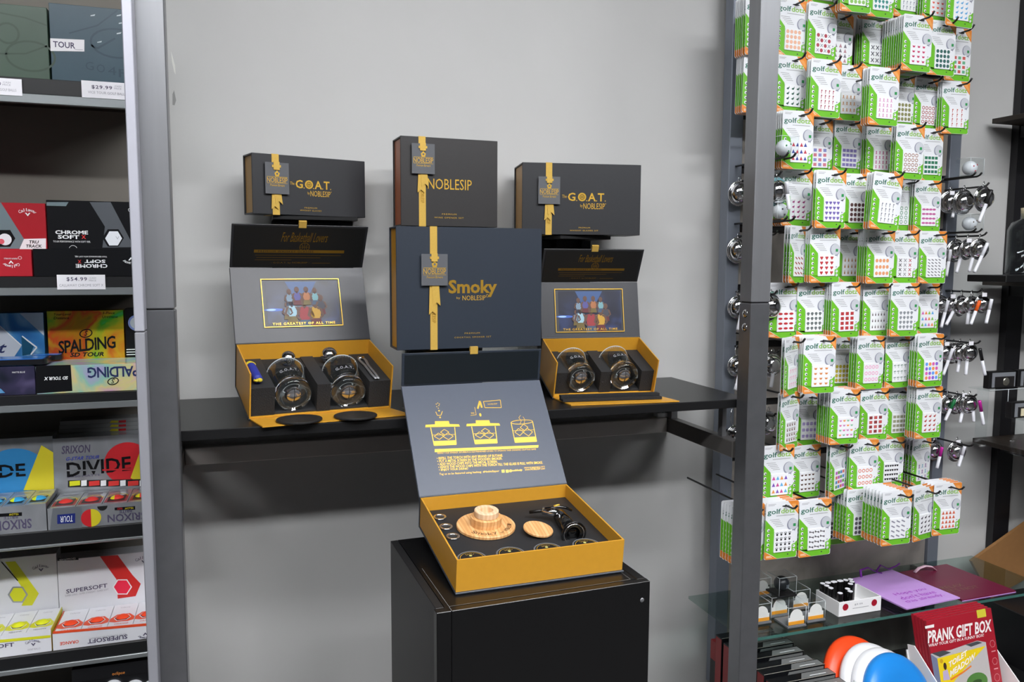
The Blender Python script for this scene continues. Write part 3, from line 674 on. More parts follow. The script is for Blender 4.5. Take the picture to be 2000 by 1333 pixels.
p.path([lp(933, 799), lp(937, 784), lp(941, 797)], .004, GF, 1); p.path([lp(944, 785), lp(977, 782), lp(979, 797), lp(947, 797), lp(944, 785)], .0014, GF, 1); p.text('NOBLESIP', *lp(953, 791.5), *lp(971, 788), GF); p.disc(*lp(938, 811), .0026, GF, 1, 8, .0045)
p.path([lp(927, 796), lp(930, 811), lp(919, 812)], .001, GF, 1); p.text('90', *lp(920, 809.5), *lp(926, 806), GF)
p.poly([lp(849, 884), lp(1051, 875), lp(1052, 870), lp(849, 878)], GF)
def lt(txt, x0, y0, x1, y1, hpx, **kw):
    """one line of text from px (x0,y0) to (x1,y1) baseline, cap height hpx"""
    A, B, C = lp(x0, y0), lp(x1, y1), lp(x0, y0 - hpx); vs, fs, _ = glyphs(txt, 0, 1, kw.get('bold', 0))
    p.mb.add([p.P(A[0] + (B[0] - A[0]) * gx + (C[0] - A[0]) * gy, A[1] + (B[1] - A[1]) * gx + (C[1] - A[1]) * gy, 1) for gx, gy in vs], fs, GF)
lt('PERFECT FOR WHISKEY, BOURBON & OLD FASHIONED LOVERS TO UPGRADE THEIR DRINKING CRAFTING GAME', 854, 888, 1047, 880, 3.4)
for i, (s_, x1) in enumerate((('• REFILL THE TORCH WITH ANY BRAND OF BUTANE.', 982), ('• PUT A METAL SCREEN IN THE WOODEN SMOKER.', 981), ('• ADD WOOD CHIPS INTO THE METAL SCREEN.', 971.5), ('• IGNITE THE WOOD CHIPS WITH THE TORCH TILL THE GLASS IS FULL WITH SMOKE.', 1060), ('• ENJOY YOUR DRINK!', 914))):
    x0, y0 = 853 + 1.1 * i, 898.5 + 5.8 * i; lt(s_, x0, y0, x1, y0 - (x1 - x0) * .046, 5.0, bold=.012)
lt('Tag us to be featured using hashtag  #NobleSipper', 858, 930, 975, 923.5, 5)
for q in (980, 988): p.poly([lp(q, 924), lp(q + 5.5, 923.6), lp(q + 5, 918), lp(q - .4, 918.4)], GF)
lt('@noblesip', 994, 923.5, 1020, 921.5, 5.5, bold=.015); lt('PREMIUM BARWARE & GIFTS', 1024, 916, 1064, 913.5, 2.6); lt('www.NOBLESIP.com', 1025, 920, 1064, 917.5, 4)
p.build('printed_instructions', so)
def fh(px, py, dz=0): return M.inverted() @ local_hit(M, px, py, (0, 0, fz + dz), (0, 0, 1))
OAK = mat_ramp('oak_wood', ['#c9935a', '#dcab72', '#c78d52', '#e0b47e'], 14, 3.0, .5, 0, 'wave', (1, .25, 1))
PALE = mat_ramp('pale_maple', ['#dcb993', '#e8cba8', '#d8b28a'], 20, 2.0, .55, 0, 'wave', (1, .3, 1))
BURN = mat('burnt_lettering', '#5a3418', .8)
c = fh(949, 1027, .004); t = thing('cocktail_smoker', 'round oak cocktail smoker with stepped pale chimney ring in the smoker box', 'smoker', M @ c)
Tm = M @ Matrix.Translation((c.x, c.y, fz + .0003)); R0 = .058
MB(Tm).lathe([(1e-5, 0), (R0 - .001, 0), (R0, .001), (R0, .0055), (R0 - .0015, .007), (1e-5, .007)], OAK, 56, smooth=False).build('base_disc', t)
MB(Tm).lathe([(1e-5, .0071), (.0305, .0071), (.0305, .0145), (.0298, .0150), (.0305, .0155), (.0305, .0235), (.029, .0245), (1e-5, .0245)], OAK, 48, smooth=False).build('step_ring', t)
MB(Tm).lathe([(.0235, .0248), (.0240, .026), (.0240, .0360), (.0228, .037), (.0138, .037), (.0132, .036), (.0132, .0249), (1e-5, .0249)], PALE, 48, smooth=False).build('chimney_ring', t)
p = Print(Tm @ Vector((0, 0, .007)), M.to_3x3() @ Vector((1, 0, 0)), M.to_3x3() @ Vector((0, 1, 0)), .0002)
p.arc_text('Smoky by NOBLESIP', 0, 0, .0385, 218, 338, .0001, BURN)
for i, ch in enumerate('Smoky'):
    an = math.radians(222 + 13.5 * i); vs, fs, _ = glyphs(ch); d_ = Vector((math.cos(an), math.sin(an))); e_ = Vector((-d_.y, d_.x)); hh = .011 if ch in 'Sky' else .008
    p.mb.add([p.P(*(d_ * (.050 - gy * hh) + e_ * ((gx - .5) * (.009 if ch != 'm' else .012))), 1) for gx, gy in vs], fs, BURN)
for i, ch in enumerate('by NOBLESIP'):
    if ch == ' ': continue
    an = math.radians(291 + 5.6 * i); vs, fs, _ = glyphs(ch); d_ = Vector((math.cos(an), math.sin(an))); e_ = Vector((-d_.y, d_.x)); hh = .008 if i > 2 else .005
    p.mb.add([p.P(*(d_ * (.050 - gy * hh) + e_ * ((gx - .5) * .0042)), 1) for gx, gy in vs], fs, BURN)
p.build('burnt_lettering', t)
c = fh(1050, 1036, .006); Tm = M @ Matrix.Translation((c.x, c.y, fz + .0005))
t = thing('oak_disc', 'small flat oak disc beside the torch in the smoker box', 'lid', M @ c)
Tt = Tm @ Matrix.Rotation(math.radians(6), 4, 'Y') @ Matrix.Rotation(math.radians(5), 4, 'X')
MB(Tt).lathe([(1e-5, .005), (.0285, .005), (.0295, .006), (.0295, .009), (.0285, .010), (1e-5, .010)], OAK, 44, smooth=False).build('disc', t)
MB(Tt @ Matrix.Translation((.006, -.014, 0))).lathe([(1e-5, 0), (.011, 0), (.012, .005), (1e-5, .005)], PALE, 24, smooth=False).build('plug', t)
# metal screens
for q, lab in (((859, 1012), 'steel smoker screen ring nearest the lid of the smoker box'), ((871, 1031), 'steel smoker screen ring, middle of the three'), ((884.5, 1050), 'steel smoker screen ring nearest the front of the smoker box')):
    c = fh(*q); Tm = M @ Matrix.Translation((c.x, c.y, fz + .0004)); t = thing('smoker_screen', lab, 'screen', M @ c, 'steel screens in the smoker box')
    MB(Tm).lathe([(.0090, .0005), (.0128, .0005), (.0134, .0015), (.0128, .0025), (.0096, .0025), (.0090, .001)], CHROME, 32, close=True).build('rim', t)
    MB(Tm).lathe([(1e-5, .0003), (.0089, .0003), (.0089, .0008), (1e-5, .0008)], mat('wire_mesh', '#3c3d3e', .5, .6, noise=.5, scale=1500), 24, smooth=False).build('mesh_cup', t)
# tins
for q, lab in (((922, 1094), 'black wood chip tin nearest the left of the smoker box'), ((998, 1085), 'second wood chip tin from the left in the smoker box'), ((1071, 1077), 'third wood chip tin from the left in the smoker box'), ((1146, 1068), 'black wood chip tin nearest the right of the smoker box')):
    c = fh(*q, .003); c.y = max(c.y, .032); Tm = M @ Matrix.Translation((c.x, c.y, fz + .0003)); t = thing('wood_chip_tin', lab, 'tin', M @ c, 'wood chip tins in the smoker box')
    MB(Tm).lathe([(1e-5, 0), (.0272, 0), (.0278, .001), (.0278, .005), (.0268, .006), (.0250, .0055), (1e-5, .0055)], STEEL, 40, smooth=False).build('tin_body', t)
    p = Print(Tm @ Vector((0, 0, .0056)), M.to_3x3() @ Vector((1, 0, 0)), M.to_3x3() @ Vector((0, 1, 0)), .0002)
    p.disc(0, 0, .0245, BLACK, 0, 36); p.ring(0, 0, .0215, .0010, GOLDF, 1, 36); p.arc_text('Smoky', 0, 0, .0135, 122, 58, .0048, GOLDF, 1); p.disc(0, .0095, .003, mat('leaf_green', '#b9b56a', .5), 1, 8); p.build('printed_label', t)
# torch
t = thing('torch_lighter', 'black and chrome butane torch lying in the smoker box', 'torch', M @ fh(1110, 1030))
a, b = M @ (fh(1092, 1006, .010) + Vector((0, 0, .0))), M @ (fh(1119, 1041, .012))
GLOSSB = mat('gloss_black', '#0d0d0e', .12, coat=.5)
ax = b - a; Ta = Matrix.Translation(a) @ ax.to_track_quat('Z', 'Y').to_matrix().to_4x4(); hl = ax.length
MB(Ta).lathe([(1e-5, -.004), (.010, -.003), (.0135, .004), (.0145, hl * .5), (.0150, hl), (1e-5, hl)], GLOSSB, 28).build('tank', t)
MB(Ta).lathe([(.0150, hl - .001), (.024, hl + .003), (.025, hl + .006), (.0235, hl + .007), (.013, hl + .004)], GLOSSB, 32).build('foot', t)
MB(Ta).torus((0, 0, hl + .0066), .0200, .0008, CHROME).build('foot_ring', t)
h0 = M @ fh(1090, 1003, .020); h1 = M @ fh(1060, 998, .020); h2 = M @ fh(1034, 1001, .014)
MB().tube([h0, (h0 + h1) / 2, h1], .0078, CHROME, 16).build('burner_head', t)
MB().tube([h1, h1 * .5 + h2 * .5, h2], .0034, mat('dark_nozzle', '#262422', .35, .6), 12).build('nozzle', t)
k0 = M @ fh(1064, 994, .030); k1 = M @ fh(1092, 990, .033); k2 = M @ fh(1116, 997, .024)
MB().tube([k0, k1, (k1 + k2) / 2 + Vector((0, 0, .002)), k2], .0042, GLOSSB, 12, flat=.7).build('trigger_lever', t)
m = MB(); m.tube([k1 - (k1 - k0) * .4 + Vector((0, -.002, .003)), k1 + Vector((0, -.002, .004))], .0022, GOLDF, 8); m.build('gas_dial', t)
# ------------------------------------------------------------------ golf ball shelves on the left
YS = 1.90
def zat(py, Y=YS, px=130): return pY(px, py, Y).z
shx0, shx1 = -.92, pY(262, 600, 1.75).x + .012
RAILB = mat('price_rail', '#17181a', .4); LIP = mat('shelf_lip', '#a7adaf', .3, .7, noise=.08, scale=20); BOARD = mat('shelf_underside', '#33312e', .6)
lev = [(157, 188, 206), (541, 562, 577), (770, 788, 801), (1036, 1061, 1066), (1272, 1295, 1304)]
names = ('top', 'second', 'third', 'fourth', 'fifth')
SHZ = []
for k, (a, b, c) in enumerate(lev):
    za, zb, zc = zat(a), zat(b), zat(c); SHZ.append(za)
    t = thing('ball_shelf', '%s of the dark golf ball shelves, counted downwards' % names[k], 'shelf', ((shx0 + shx1) / 2, YS, zc), 'golf ball shelves')
    MB().box((shx0, YS + .004, za - .018), (shx1, WALLY - .012, za), BOARD).build('board', t)
    MB().box((shx0, YS, zb + .0004), (shx1, YS + .0038, za), RAILB, .0008).build('price_rail', t)
    MB().box((shx0, YS - .003, zc), (shx1, YS + .012, zb), LIP, .001).build('front_lip', t)
t = thing('shelf_upright', 'black upright and brown grey back of the golf ball shelves', 'upright', (shx1 - .01, WALLY - .02, 0))
MB().box((shx0, WALLY - .0115, 0), (shx1, WALLY - .003, 2.6), mat('unit_shade', '#77726a', .7)).build('back_panel', t)  # added dark sheet standing in for the shaded wall behind the shelves
MB().box((shx1 + .001, WALLY - .03, 0), (shx1 + .02, WALLY - .002, 2.6), BLACK).build('slotted_bar', t)
MB().box((shx1 + .003, WALLY - .15, SHZ[1] - .09), (shx1 + .011, WALLY - .032, SHZ[1] - .03), BLACK).build('bracket', t)
# price tags
def price_tag(label, x0, y0, x1, y1, l1, l2, sk=0):
    Y = YS - .0045; A = pY(x0, y1, Y); B = pY(x1, y0, Y)
    t = thing('price_tag', label, 'price tag', (A + B) / 2, 'price tags on the shelf rails')
    MB().box((A.x, Y, A.z), (B.x, Y + .0012, B.z), mat('tag_white', '#f0eff4', .5)).build('card', t)
    p = PxPrint(Y); h = y1 - y0; pur = mat('tag_grey_print', '#4b4560', .6); lg = mat('tag_pale_print', '#a8a6ae', .6)
    if l1: p.pt(l1[0], l1[1], y0 + .45 * h, l1[2], y0 + .16 * h, pur, bold=.01, spacing=1.15); p.pt('/CASH', l1[3], y0 + .28 * h, l1[4], y0 + .16 * h, lg, shear=.2); p.pt('PRICE', l1[3], y0 + .45 * h, l1[4], y0 + .33 * h, lg)
    p.pt(l2[0], l2[1], y0 + .80 * h, l2[2], y0 + .62 * h, lg); p.build('lettering', t)
price_tag('white price tag at the left picture edge under the green box', -34, 155, 42, 183, ('$29.99', -25, 2, 5, 21), ('VICE PRO GOLF BALLS', -28, 32))
price_tag('white price tag reading 29.99 under the dark teal box', 160, 163, 252, 190, ('$29.99', 179, 219, 223, 237), ('VICE TOUR GOLF BALLS', 172, 247))
price_tag('white price tag reading 54.99 under the flat black box', 112, 537, 205, 566, ('$54.99', 130, 170, 174, 188), ('CALLAWAY CHROME SOFT X', 116, 202))

def ball_box(label, x0, x1, yt, zb, Y, dep, body, name='golf_ball_box', front=None, ym=None):
    ym = ym if ym else yt + 60
    A = pY(x0, ym, Y); B = pY(x1, ym, Y); zt = pY((x0 + x1) / 2, yt, Y).z
    t = thing(name, label, 'box', ((A.x + B.x) / 2, Y + dep / 2, zb), 'boxes of golf balls')
    m = MB(); m.box((A.x, Y, zb + .0006), (B.x, Y + dep, zt), body, .0008); m.build('carton', t)
    return t, PxPrint(Y), (A.x, B.x, zb, zt)
def callaway(p, x, y, w, m, rot=False):
    """arched script name over a chevron, centred on (x, y) px, w px wide"""
    a, b = p.c(x, y); W = p.c(x + w / 2, y)[0] - p.c(x - w / 2, y)[0]; s = -1 if rot else 1
    txt = 'Callaway'; n = 8; r = W * .72
    for i, ch in enumerate(txt):
        t_ = math.radians(128 - 76 * (i + .5) / n); d = (math.cos(t_), math.sin(t_)); e = (d[1], -d[0]); vs, fs, _ = glyphs(ch, .1)
        hh = W * (.20 if ch in 'Cl' else .13); ww = W * (.14 if ch not in 'l' else .06); base = -W * .03 if ch == 'y' else 0
        p.mb.add([p.P(a + s * (d[0] * (r + base + gy * hh) + e[0] * (gx - .5) * ww), b + s * (d[1] * (r + base + gy * hh) - r + e[1] * (gx - .5) * ww), 2) for gx, gy in vs], fs, m)
    q = [(-.16, .02), (-.07, .02), (0, -.09), (.07, .02), (.16, .02), (0, -.20)]
    q = [(a + s * u * W, b + s * (v * W - .12 * W)) for u, v in q]
    p.poly([q[0], q[1], q[2], q[5]], m, 2); p.poly([q[2], q[3], q[4], q[5]], m, 2)
YB = 2.035; YF = 1.908; DF = .122
RED = mat('box_red', '#a81f2a', .3); REDB = mat('box_red_bright', '#b02430', .3); SILV = mat('box_silver', '#a9adb3', .28, .55); SILVD = mat('box_silver_dark', '#6f747a', .3, .55)
BLKB = mat('box_black', '#121316', .25); WHB = mat('box_white', '#dcdde2', .35); TEALB = mat('box_teal_dark', '#38505c', .3, noise=.1, scale=15); GRNB = mat('box_green_dark', '#44584a', .32, noise=.1, scale=15)
BALLW = mat('ball_white', '#e6e9ee', .3, bump=.3, scale=500)
# level 1
t, p, bx = ball_box('dark green wrapped box on the top shelf at the left picture edge', -150, 94, 4, SHZ[0], YB - .06, .15, GRNB, ym=80)
em = mat('green_emboss', '#36493c', .35)
p.ring(*p.c(60, 110), .045, .004, em, ry=.03); p.path([p.c(0, 25), p.c(50, 35), p.c(92, 50)], .003, em); p.path([p.c(0, 105), p.c(50, 105), p.c(92, 90)], .003, em); p.ring(*p.c(15, 65), .02, .004, em); p.build('embossed_lines', t)
t, p, bx = ball_box('dark teal wrapped box on the top shelf with a white label', 98, 262, 13, SHZ[0], YB - .06, .15, TEALB, ym=80)
em = mat('teal_emboss', '#2c4350', .3)
p.ring(*p.c(228, 85), .05, .004, em, ry=.03); p.path([p.c(135, 65), p.c(190, 50), p.c(230, 20)], .003, em); p.path([p.c(178, 88), p.c(190, 95), p.c(225, 75)], .004, em)
for ch, x in (('G', 175), ('O', 197), ('4', 219), ('F', 240)): p.pt(ch, x - 8, 137 + (x - 175) * .22, x + 8, 121 + (x - 175) * .22, em)
for x, y in ((177, 30), (228, 30), (232, 45), (228, 65), (190, 82)): p.pp([(x, y), (x + 9, y - 2), (x + 8, y + 1), (x, y + 2)], mat('film_glint', '#c6d3d8', .2), 1)
p.build('embossed_lines', t)
m = PxPrint(YB - .06, .0012); m.pp([(98, 75), (165, 78), (165, 101), (99, 100)], mat('sticker_white', '#e9e7ea', .5), 0); m.pt('TOUR', 104, 94, 147, 82, mat('tag_grey_print'), bold=.02); m.pp([(146, 96.5), (162, 97), (162, 98), (146, 97.5)], mat('tag_pale_print'), 1); m.build('white_label', t)
# level 2
t, p, bx = ball_box('red golf ball box with a grey band standing on the second shelf', -60, 90, 396, SHZ[1], YB, .05, RED, ym=440)
p.pp([(-40, 396), (2, 396), (47, 467), (38, 486), (-40, 486)], mat('band_teal_grey', '#7e9096', .3, .3)); p.pp([(47, 467), (90, 466), (90, 487), (38, 487)], mat('sticker_white'), 1)
p.pt('TRU', 57, 476, 76, 470, BLKB, layer=2, shear=.15, bold=.02); p.pt('TRACK', 51, 484, 82, 478, BLKB, layer=2, shear=.15, bold=.02)
hx = [(p.c(10 + 20 * math.cos(math.radians(a)), 466 + 19 * math.sin(math.radians(a)))) for a in range(0, 360, 60)]; p.poly(hx, BLKB, 1); p.pd(10, 468, 13, BALLW, 2); p.pd(3, 472, 6, mat('ball_pink', '#d85a68', .4), 3)
callaway(p, 54, 413, 34, WHITE); p.build('printed_graphics', t)
t, p, bx = ball_box('black golf ball box with silver stripe and white hexagon, standing on the second shelf', 92, 275, 393, SHZ[1], YB, .05, BLKB, ym=440)
p.pp([(175, 395), (216, 395), (262, 483), (200, 484), (205, 443)], SILVD); p.pp([(91, 395), (134, 395), (129, 403), (91, 402)], mat('band_teal_grey'), 1)
hx = [p.c(221 + 21 * math.cos(math.radians(a)), 465 + 19.5 * math.sin(math.radians(a))) for a in range(0, 360, 60)]; p.poly(hx, BLKB, 1); hx = [p.c(222 + 16.5 * math.cos(math.radians(a)), 466 + 16 * math.sin(math.radians(a))) for a in range(0, 360, 60)]; p.poly(hx, BALLW, 2); p.pt('V', 226, 468, 233, 462, mat('tag_pale_print'), layer=3)
p.pt('CHROME', 108, 458, 172, 450.5, WHITE, bold=.03); p.pt('SOFT', 113, 467, 155, 459.5, WHITE, bold=.03); p.pt('X', 159, 467, 168, 459.5, mat('x_red', '#d6302f', .4), bold=.03); p.pt('TOUR PERFORMANCE WITH SOFT FEEL', 104, 474, 177, 470.5, WHITE)
p.ring(*p.c(143, 487), .008, .0008, WHITE, 1, a0=20, a1=160); callaway(p, 268, 410, 34, WHITE); p.build('printed_graphics', t)
t, p, bx = ball_box('red flat golf ball box at the front of the second shelf', -60, 62, 487, SHZ[1], YF, DF, REDB, ym=515)
callaway(p, 22, 518, 32, WHITE, rot=True); p.pt('PREMIUM GOLF BALLS', 8, 507, 34, 504, WHITE, rot=True); p.ring(*p.c(39, 504), .003, .0006, WHITE, 1); p.build('printed_graphics', t)
t, p, bx = ball_box('black flat golf ball box with upside-down white lettering, second shelf', 65, 272, 487, SHZ[1], YF, DF, BLKB, ym=515)
p.pt('CHROME', 148, 523.5, 210, 516, WHITE, rot=True, bold=.03); p.pt('SOFT', 165, 514, 206, 507.5, WHITE, rot=True, bold=.03); p.pt('X', 152, 514.5, 159, 508, mat('x_red'), rot=True, bold=.03); p.pt('TOUR PERFORMANCE WITH SOFT FEEL', 146, 503, 209, 500, WHITE, rot=True); callaway(p, 256, 512, 32, WHITE, rot=True); p.build('printed_graphics', t)
# level 3
BLUEB = mat_ramp('box_blue_sheen', ['#2c6aa8', '#3d83bf', '#7fb3d6', '#3a78b4'], 6, 3, .3, .2)
HOLO = mat_ramp('holo_gold', ['#8f7a2a', '#c7861f', '#e0562a', '#d8c02a', '#4fc43a', '#57b7a0', '#8a8f4a'], 9, .8, .2, .35)
HOLOW = mat_ramp('holo_pale', ['#9fd6e6', '#c9b8ee', '#a8e3cf', '#f3e6a0', '#e9b6da', '#a9c8f2'], 9, .8, .22, .3)
t, p, bx = ball_box('blue and white golf ball box with a dark arrow on the third shelf', -70, 86, 612, SHZ[2], YB, .05, BLUEB, ym=650)
p.pp([(38, 612), (84, 611), (86, 656)], mat('box_white_cool', '#c5cdd6', .35)); p.pp([(-20, 632), (2, 640), (42, 676), (28, 697), (-20, 697)], mat('box_white_cool')); p.path([p.c(0, 637), p.c(42, 675)], .002, WHITE, 1)
p.pp([(42, 657), (66, 677), (60, 692), (44, 695)], mat('arrow_blue', '#12506f', .35), 2); p.path([p.c(43, 657), p.c(72, 679), p.c(60, 693)], .003, WHITE, 1); p.pt('t', -2, 690, 14, 672, mat('navy_ink', '#1c2a5c', .5), shear=.4, bold=.02); p.build('printed_graphics', t)
t, p, bx = ball_box('gold holographic golf ball box standing on the third shelf', 93, 242, 607, SHZ[2], YB, .05, HOLO, ym=650)
p.pt('SPALDING', 114, 686, 226, 661, BLKB, spacing=.9, bold=.02, skew=.010); p.pt('SD TOUR', 137, 697, 203, 688.5, BLKB, shear=.25, bold=.03); p.pt('Tour-Level', 105, 616.5, 139, 612, BLKB, shear=.2); p.pt('Distance', 105, 624, 135, 619, BLKB, shear=.2); p.pt('3-Piece', 200, 614, 224, 609, BLKB, shear=.2); p.pt('Urethane', 200, 621.5, 230, 616.5, BLKB, shear=.2)
p.ring(*p.c(168, 651.5), .0125, .0022, BLKB, 1, ry=.0085, rot=.25); p.pt('S', 165, 656.5, 171.5, 646, BLKB, shear=.3, bold=.02); p.build('printed_graphics', t)
t, p, bx = ball_box('black golf ball box with a pale ring half behind the metal channel', 245, 300, 603, SHZ[2], YB, .05, BLKB, ym=650)
p.pd(267, 631, 17, mat('ring_blue', '#7d8fd0', .4)); p.pd(267, 631, 13, mat('box_white_cool'), 1)
for i in range(3): p.pp([(247, 684 + 5 * i), (280, 683 + 5 * i), (280, 681.5 + 5 * i), (247, 682.5 + 5 * i)], WHITE, 1)
p.build('printed_graphics', t)
t, p, bx = ball_box('silver and violet flat golf ball box at the front of the third shelf', -70, 68, 718, SHZ[2], YF, DF, mat_ramp('violet_foil', ['#2c3140', '#4a4666', '#8b7fae'], 8, 2, .25, .5), ym=740)
p.pt('MATTE BLUE', 24, 729, 49, 726, WHITE); p.pp([(-20, 752), (2, 760), (10, 768), (-20, 770)], BLUEB); p.build('printed_graphics', t)
t, p, bx = ball_box('flat golf ball box with black end and pale holographic front', 70, 285, 713, SHZ[2], YF, DF, HOLOW, ym=735)
p.pp([(70, 715), (138, 713), (141.5, 764), (70, 769)], BLKB); p.pt('SD TOUR X', 86, 742.5, 133, 736, WHITE, layer=1, rot=True, shear=.2, bold=.03)
p.pt('SPALDING', 171, 737, 282, 716, mat('navy_ink'), layer=1, rot=True, bold=.02, spacing=.9); p.ring(*p.c(221, 745), .0105, .002, BLKB, 1, ry=.007, rot=.25); p.pt('S', 217, 749.5, 224.5, 740, BLKB, rot=True, shear=.3); p.build('printed_graphics', t)
# dark cases lying on the flat boxes
zc = pY(40, 716, YF).z
for (x0, x1, y0, y1, dz, lab) in ((-60, 90, YF + .004, YF + .07, 0, 'dark glossy slim case with blue top at the left edge of the third shelf'), (60, 120, YF + .078, YF + .115, 0.0, 'smaller dark slim case behind the blue topped case')):
    a = pY(x0, 705, y0).x; b = pY(x1, 705, y0).x; t = thing('slim_case', lab, 'case', ((a + b) / 2, (y0 + y1) / 2, zc + dz)); r = .012
    pts = []
    for cx, cy2, q in ((b - r, y0 + r, -90), (b - r, y1 - r, 0), (a + r, y1 - r, 90), (a + r, y0 + r, 180)):
        pts += [(cx + r * math.cos(math.radians(q + 22.5 * i)), cy2 + r * math.sin(math.radians(q + 22.5 * i))) for i in range(5)]
    MB().prism(pts, zc + .0022 + dz, zc + .013 + dz, mat('case_black', '#1b1c20', .2), 'z').build('case_body', t)
    c_ = Vector(((a + b) / 2, (y0 + y1) / 2)); MB().prism([((u - c_.x) * .9 + c_.x, (v - c_.y) * .85 + c_.y) for u, v in pts], zc + .0132 + dz, zc + .0142 + dz, mat('case_blue', '#2f6fbe', .2), 'z').build('blue_top', t)
# levels 4 and 5: standing box + open tray of sleeves
def tray(label, x0, x1, yt, zb, body, inner):
    A = pY(x0, yt + 25, YF); B = pY(x1, yt + 25, YF); zt = pY((x0 + x1) / 2, yt, YF).z
    t = thing('ball_tray', label, 'box', ((A.x + B.x) / 2, YF, zb), 'open trays of golf ball sleeves'); e = .0012
    MB().box((A.x, YF, zb + .0006), (B.x, YF + e, zt), body).build('front_panel', t)
    for xx in (A.x, B.x - e): MB().box((xx, YF + e, zb + .0006), (xx + e, YF + DF, zt), inner).build('side_panel', t)
    MB().box((A.x + e, YF + e, zb + .0006), (B.x - e, YF + DF, zb + .0016), inner).build('floor_panel', t)
    return t, PxPrint(YF), A.x + e, B.x - e, zt
def sleeve(label, xa, xb, zb, zt, body, draw, ballm, grp):
    y0, y1 = YF + .002, YF + DF - .001
    t = thing('ball_sleeve', label, 'box', ((xa + xb) / 2, (y0 + y1) / 2, zb), grp)
    MB().box((xa + .0005, y0, zb + .0022), (xb - .0005, y1, zt), body, .0006).build('carton', t)
    p = Print((xa, y0, zt), (1, 0, 0), (0, 1, 0), .0002); draw(p, xb - xa, y1 - y0); p.build('printed_top', t)
    MB().sphere(((xa + xb) / 2, y0 + .046, zt - .013), .0195, ballm, 24, 14).build('golf_ball', t)
HB = mat('matte_red_ball', '#d8342f', .55); YB_ = mat('matte_yellow_ball', '#d9dc1e', .55); OB = mat('matte_orange_ball', '#f0481c', .55)
def split_ball(name, c1, c2):
    """two-tone ball, split along local x"""
    m = bpy.data.materials.new(name); m.use_nodes = True; nt = m.node_tree; b = nt.nodes['Principled BSDF']; b.inputs['Roughness'].default_value = .55
    tc = nt.nodes.new('ShaderNodeTexCoord'); gr_ = nt.nodes.new('ShaderNodeSeparateXYZ'); gt = nt.nodes.new('ShaderNodeMath'); gt.operation = 'GREATER_THAN'; gt.inputs[1].default_value = -.004
    mx = nt.nodes.new('ShaderNodeMix'); mx.data_type = 'RGBA'; mx.inputs[6].default_value = lin(c1); mx.inputs[7].default_value = lin(c2)
    nt.links.new(tc.outputs['Object'], gr_.inputs[0]); nt.links.new(gr_.outputs[0], gt.inputs[0]); nt.links.new(gt.outputs[0], mx.inputs[0]); nt.links.new(mx.outputs[2], b.inputs['Base Color']); return m
SB1 = split_ball('yellow_red_ball', '#e3d81f', '#e03a34'); SB2 = split_ball('yellow_blue_ball', '#cfe01f', '#2f9bd0')
FOILG = mat_ramp('grey_foil', ['#8f949a', '#b4b8bd', '#9da2a8'], 5, 2, .24, .55)
def divide_top(cm):
    def d(p, W, D):
        p.poly([(W * .06, D * .12), (W * .94, D * .12), (W * .94, D * .55), (W * .06, D * .42)], cm, 0); p.poly([(W * .16, D * .17), (W * .84, D * .17), (W * .84, D * .55), (W * .16, D * .48)], INK, 1)
        p.ring(W * .5, D * .42, W * .42, .002, mat('sleeve_yellow', '#d0c020', .35), 1, 12, ry=D * .25, a0=10, a1=170); p.text('SRIXON', W * .2, D * .80, W * .8, D * .86, mat('tag_grey_print'))
    return d
t, p, bx = ball_box('silver golf ball box with a blue and yellow ball, fourth shelf', -80, 105, 857, SHZ[3], YB, .05, FOILG, ym=900)
p.disc(*p.c(30, 936), .069, mat('divide_blue', '#2f83bd', .4), 0, 40); mat('divide_yellow', '#d6c829', .4); p.pp([(81, 870), (104, 884), (106, 958), (46, 958)], mat('divide_yellow'), 2)
p.pt('DE', -2, 932, 50, 907, BLKB, layer=3, bold=.02); p.pp([(-10, 921), (52, 920), (52, 923), (-10, 924)], mat('divide_blue'), 4); p.build('printed_graphics', t)
t, p, bx = ball_box('silver golf ball box with a red and yellow ball, fourth shelf', 104, 290, 852, SHZ[3], YB, .05, FOILG, ym=900)
p.disc(*p.c(252, 910), .0265 * 1.05, mat('divide_red', '#c8242c', .4), 0, 40, ry=.055) if False else p.disc(*p.c(249, 905), .049, mat('divide_red', '#c8242c', .4), 0, 40)
p.pp([(272, 886), (284, 890), (284, 950), (255, 934)], mat('divide_yellow'), 1); p.pt('SRIXON', 120, 886, 177, 870, mat('tag_grey_print'), shear=.15, bold=.02); p.pt('G-STAR TOUR', 129, 898.5, 194, 891.5, mat('star_blue', '#2f3fa0', .4), shear=.4, bold=.02)
p.pt('DIVIDE', 130, 926, 256, 898, BLKB, bold=.02, skew=.006); p.pp([(128, 918), (196, 917), (196, 920), (128, 921)], FOILG, 3); p.pp([(200, 917), (258, 915), (258, 918), (200, 920)], mat('divide_red'), 3); p.pt('50/50 MATTE', 131, 932, 196, 928, mat('tag_grey_print'))
p.build('printed_graphics', t)
def strip_window(x0, y0, x1, y1, cols, owner):
    q = PxPrint(YB, .001); q.pp([(x0, y0), (x1, y0 - 3), (x1, y1 - 3), (x0, y1)], INK)
    n = len(cols)
    for i, c in enumerate(cols):
        a = x0 + (x1 - x0) * (i + .08) / n; b = x0 + (x1 - x0) * (i + .62) / n; q.pp([(a, y0 + 1.5), (b, y0), (b, y1 - 4), (a, y1 - 2)], c, 1)
        a2 = x0 + (x1 - x0) * (i + .68) / n; b2 = x0 + (x1 - x0) * (i + .96) / n; q.pp([(a2, y0), (b2, y0 - 1), (b2, y1 - 3), (a2, y1 - 2)], WHITE, 1)
    q.build('ball_window', owner)
strip_window(133, 939, 285, 952, [YB_, HB, HB, HB], t)
t, p, xa, xb, zt = tray('silver tray of red and yellow balls, front of the fourth shelf', 93, 300, 986, SHZ[3], FOILG, SILVD)
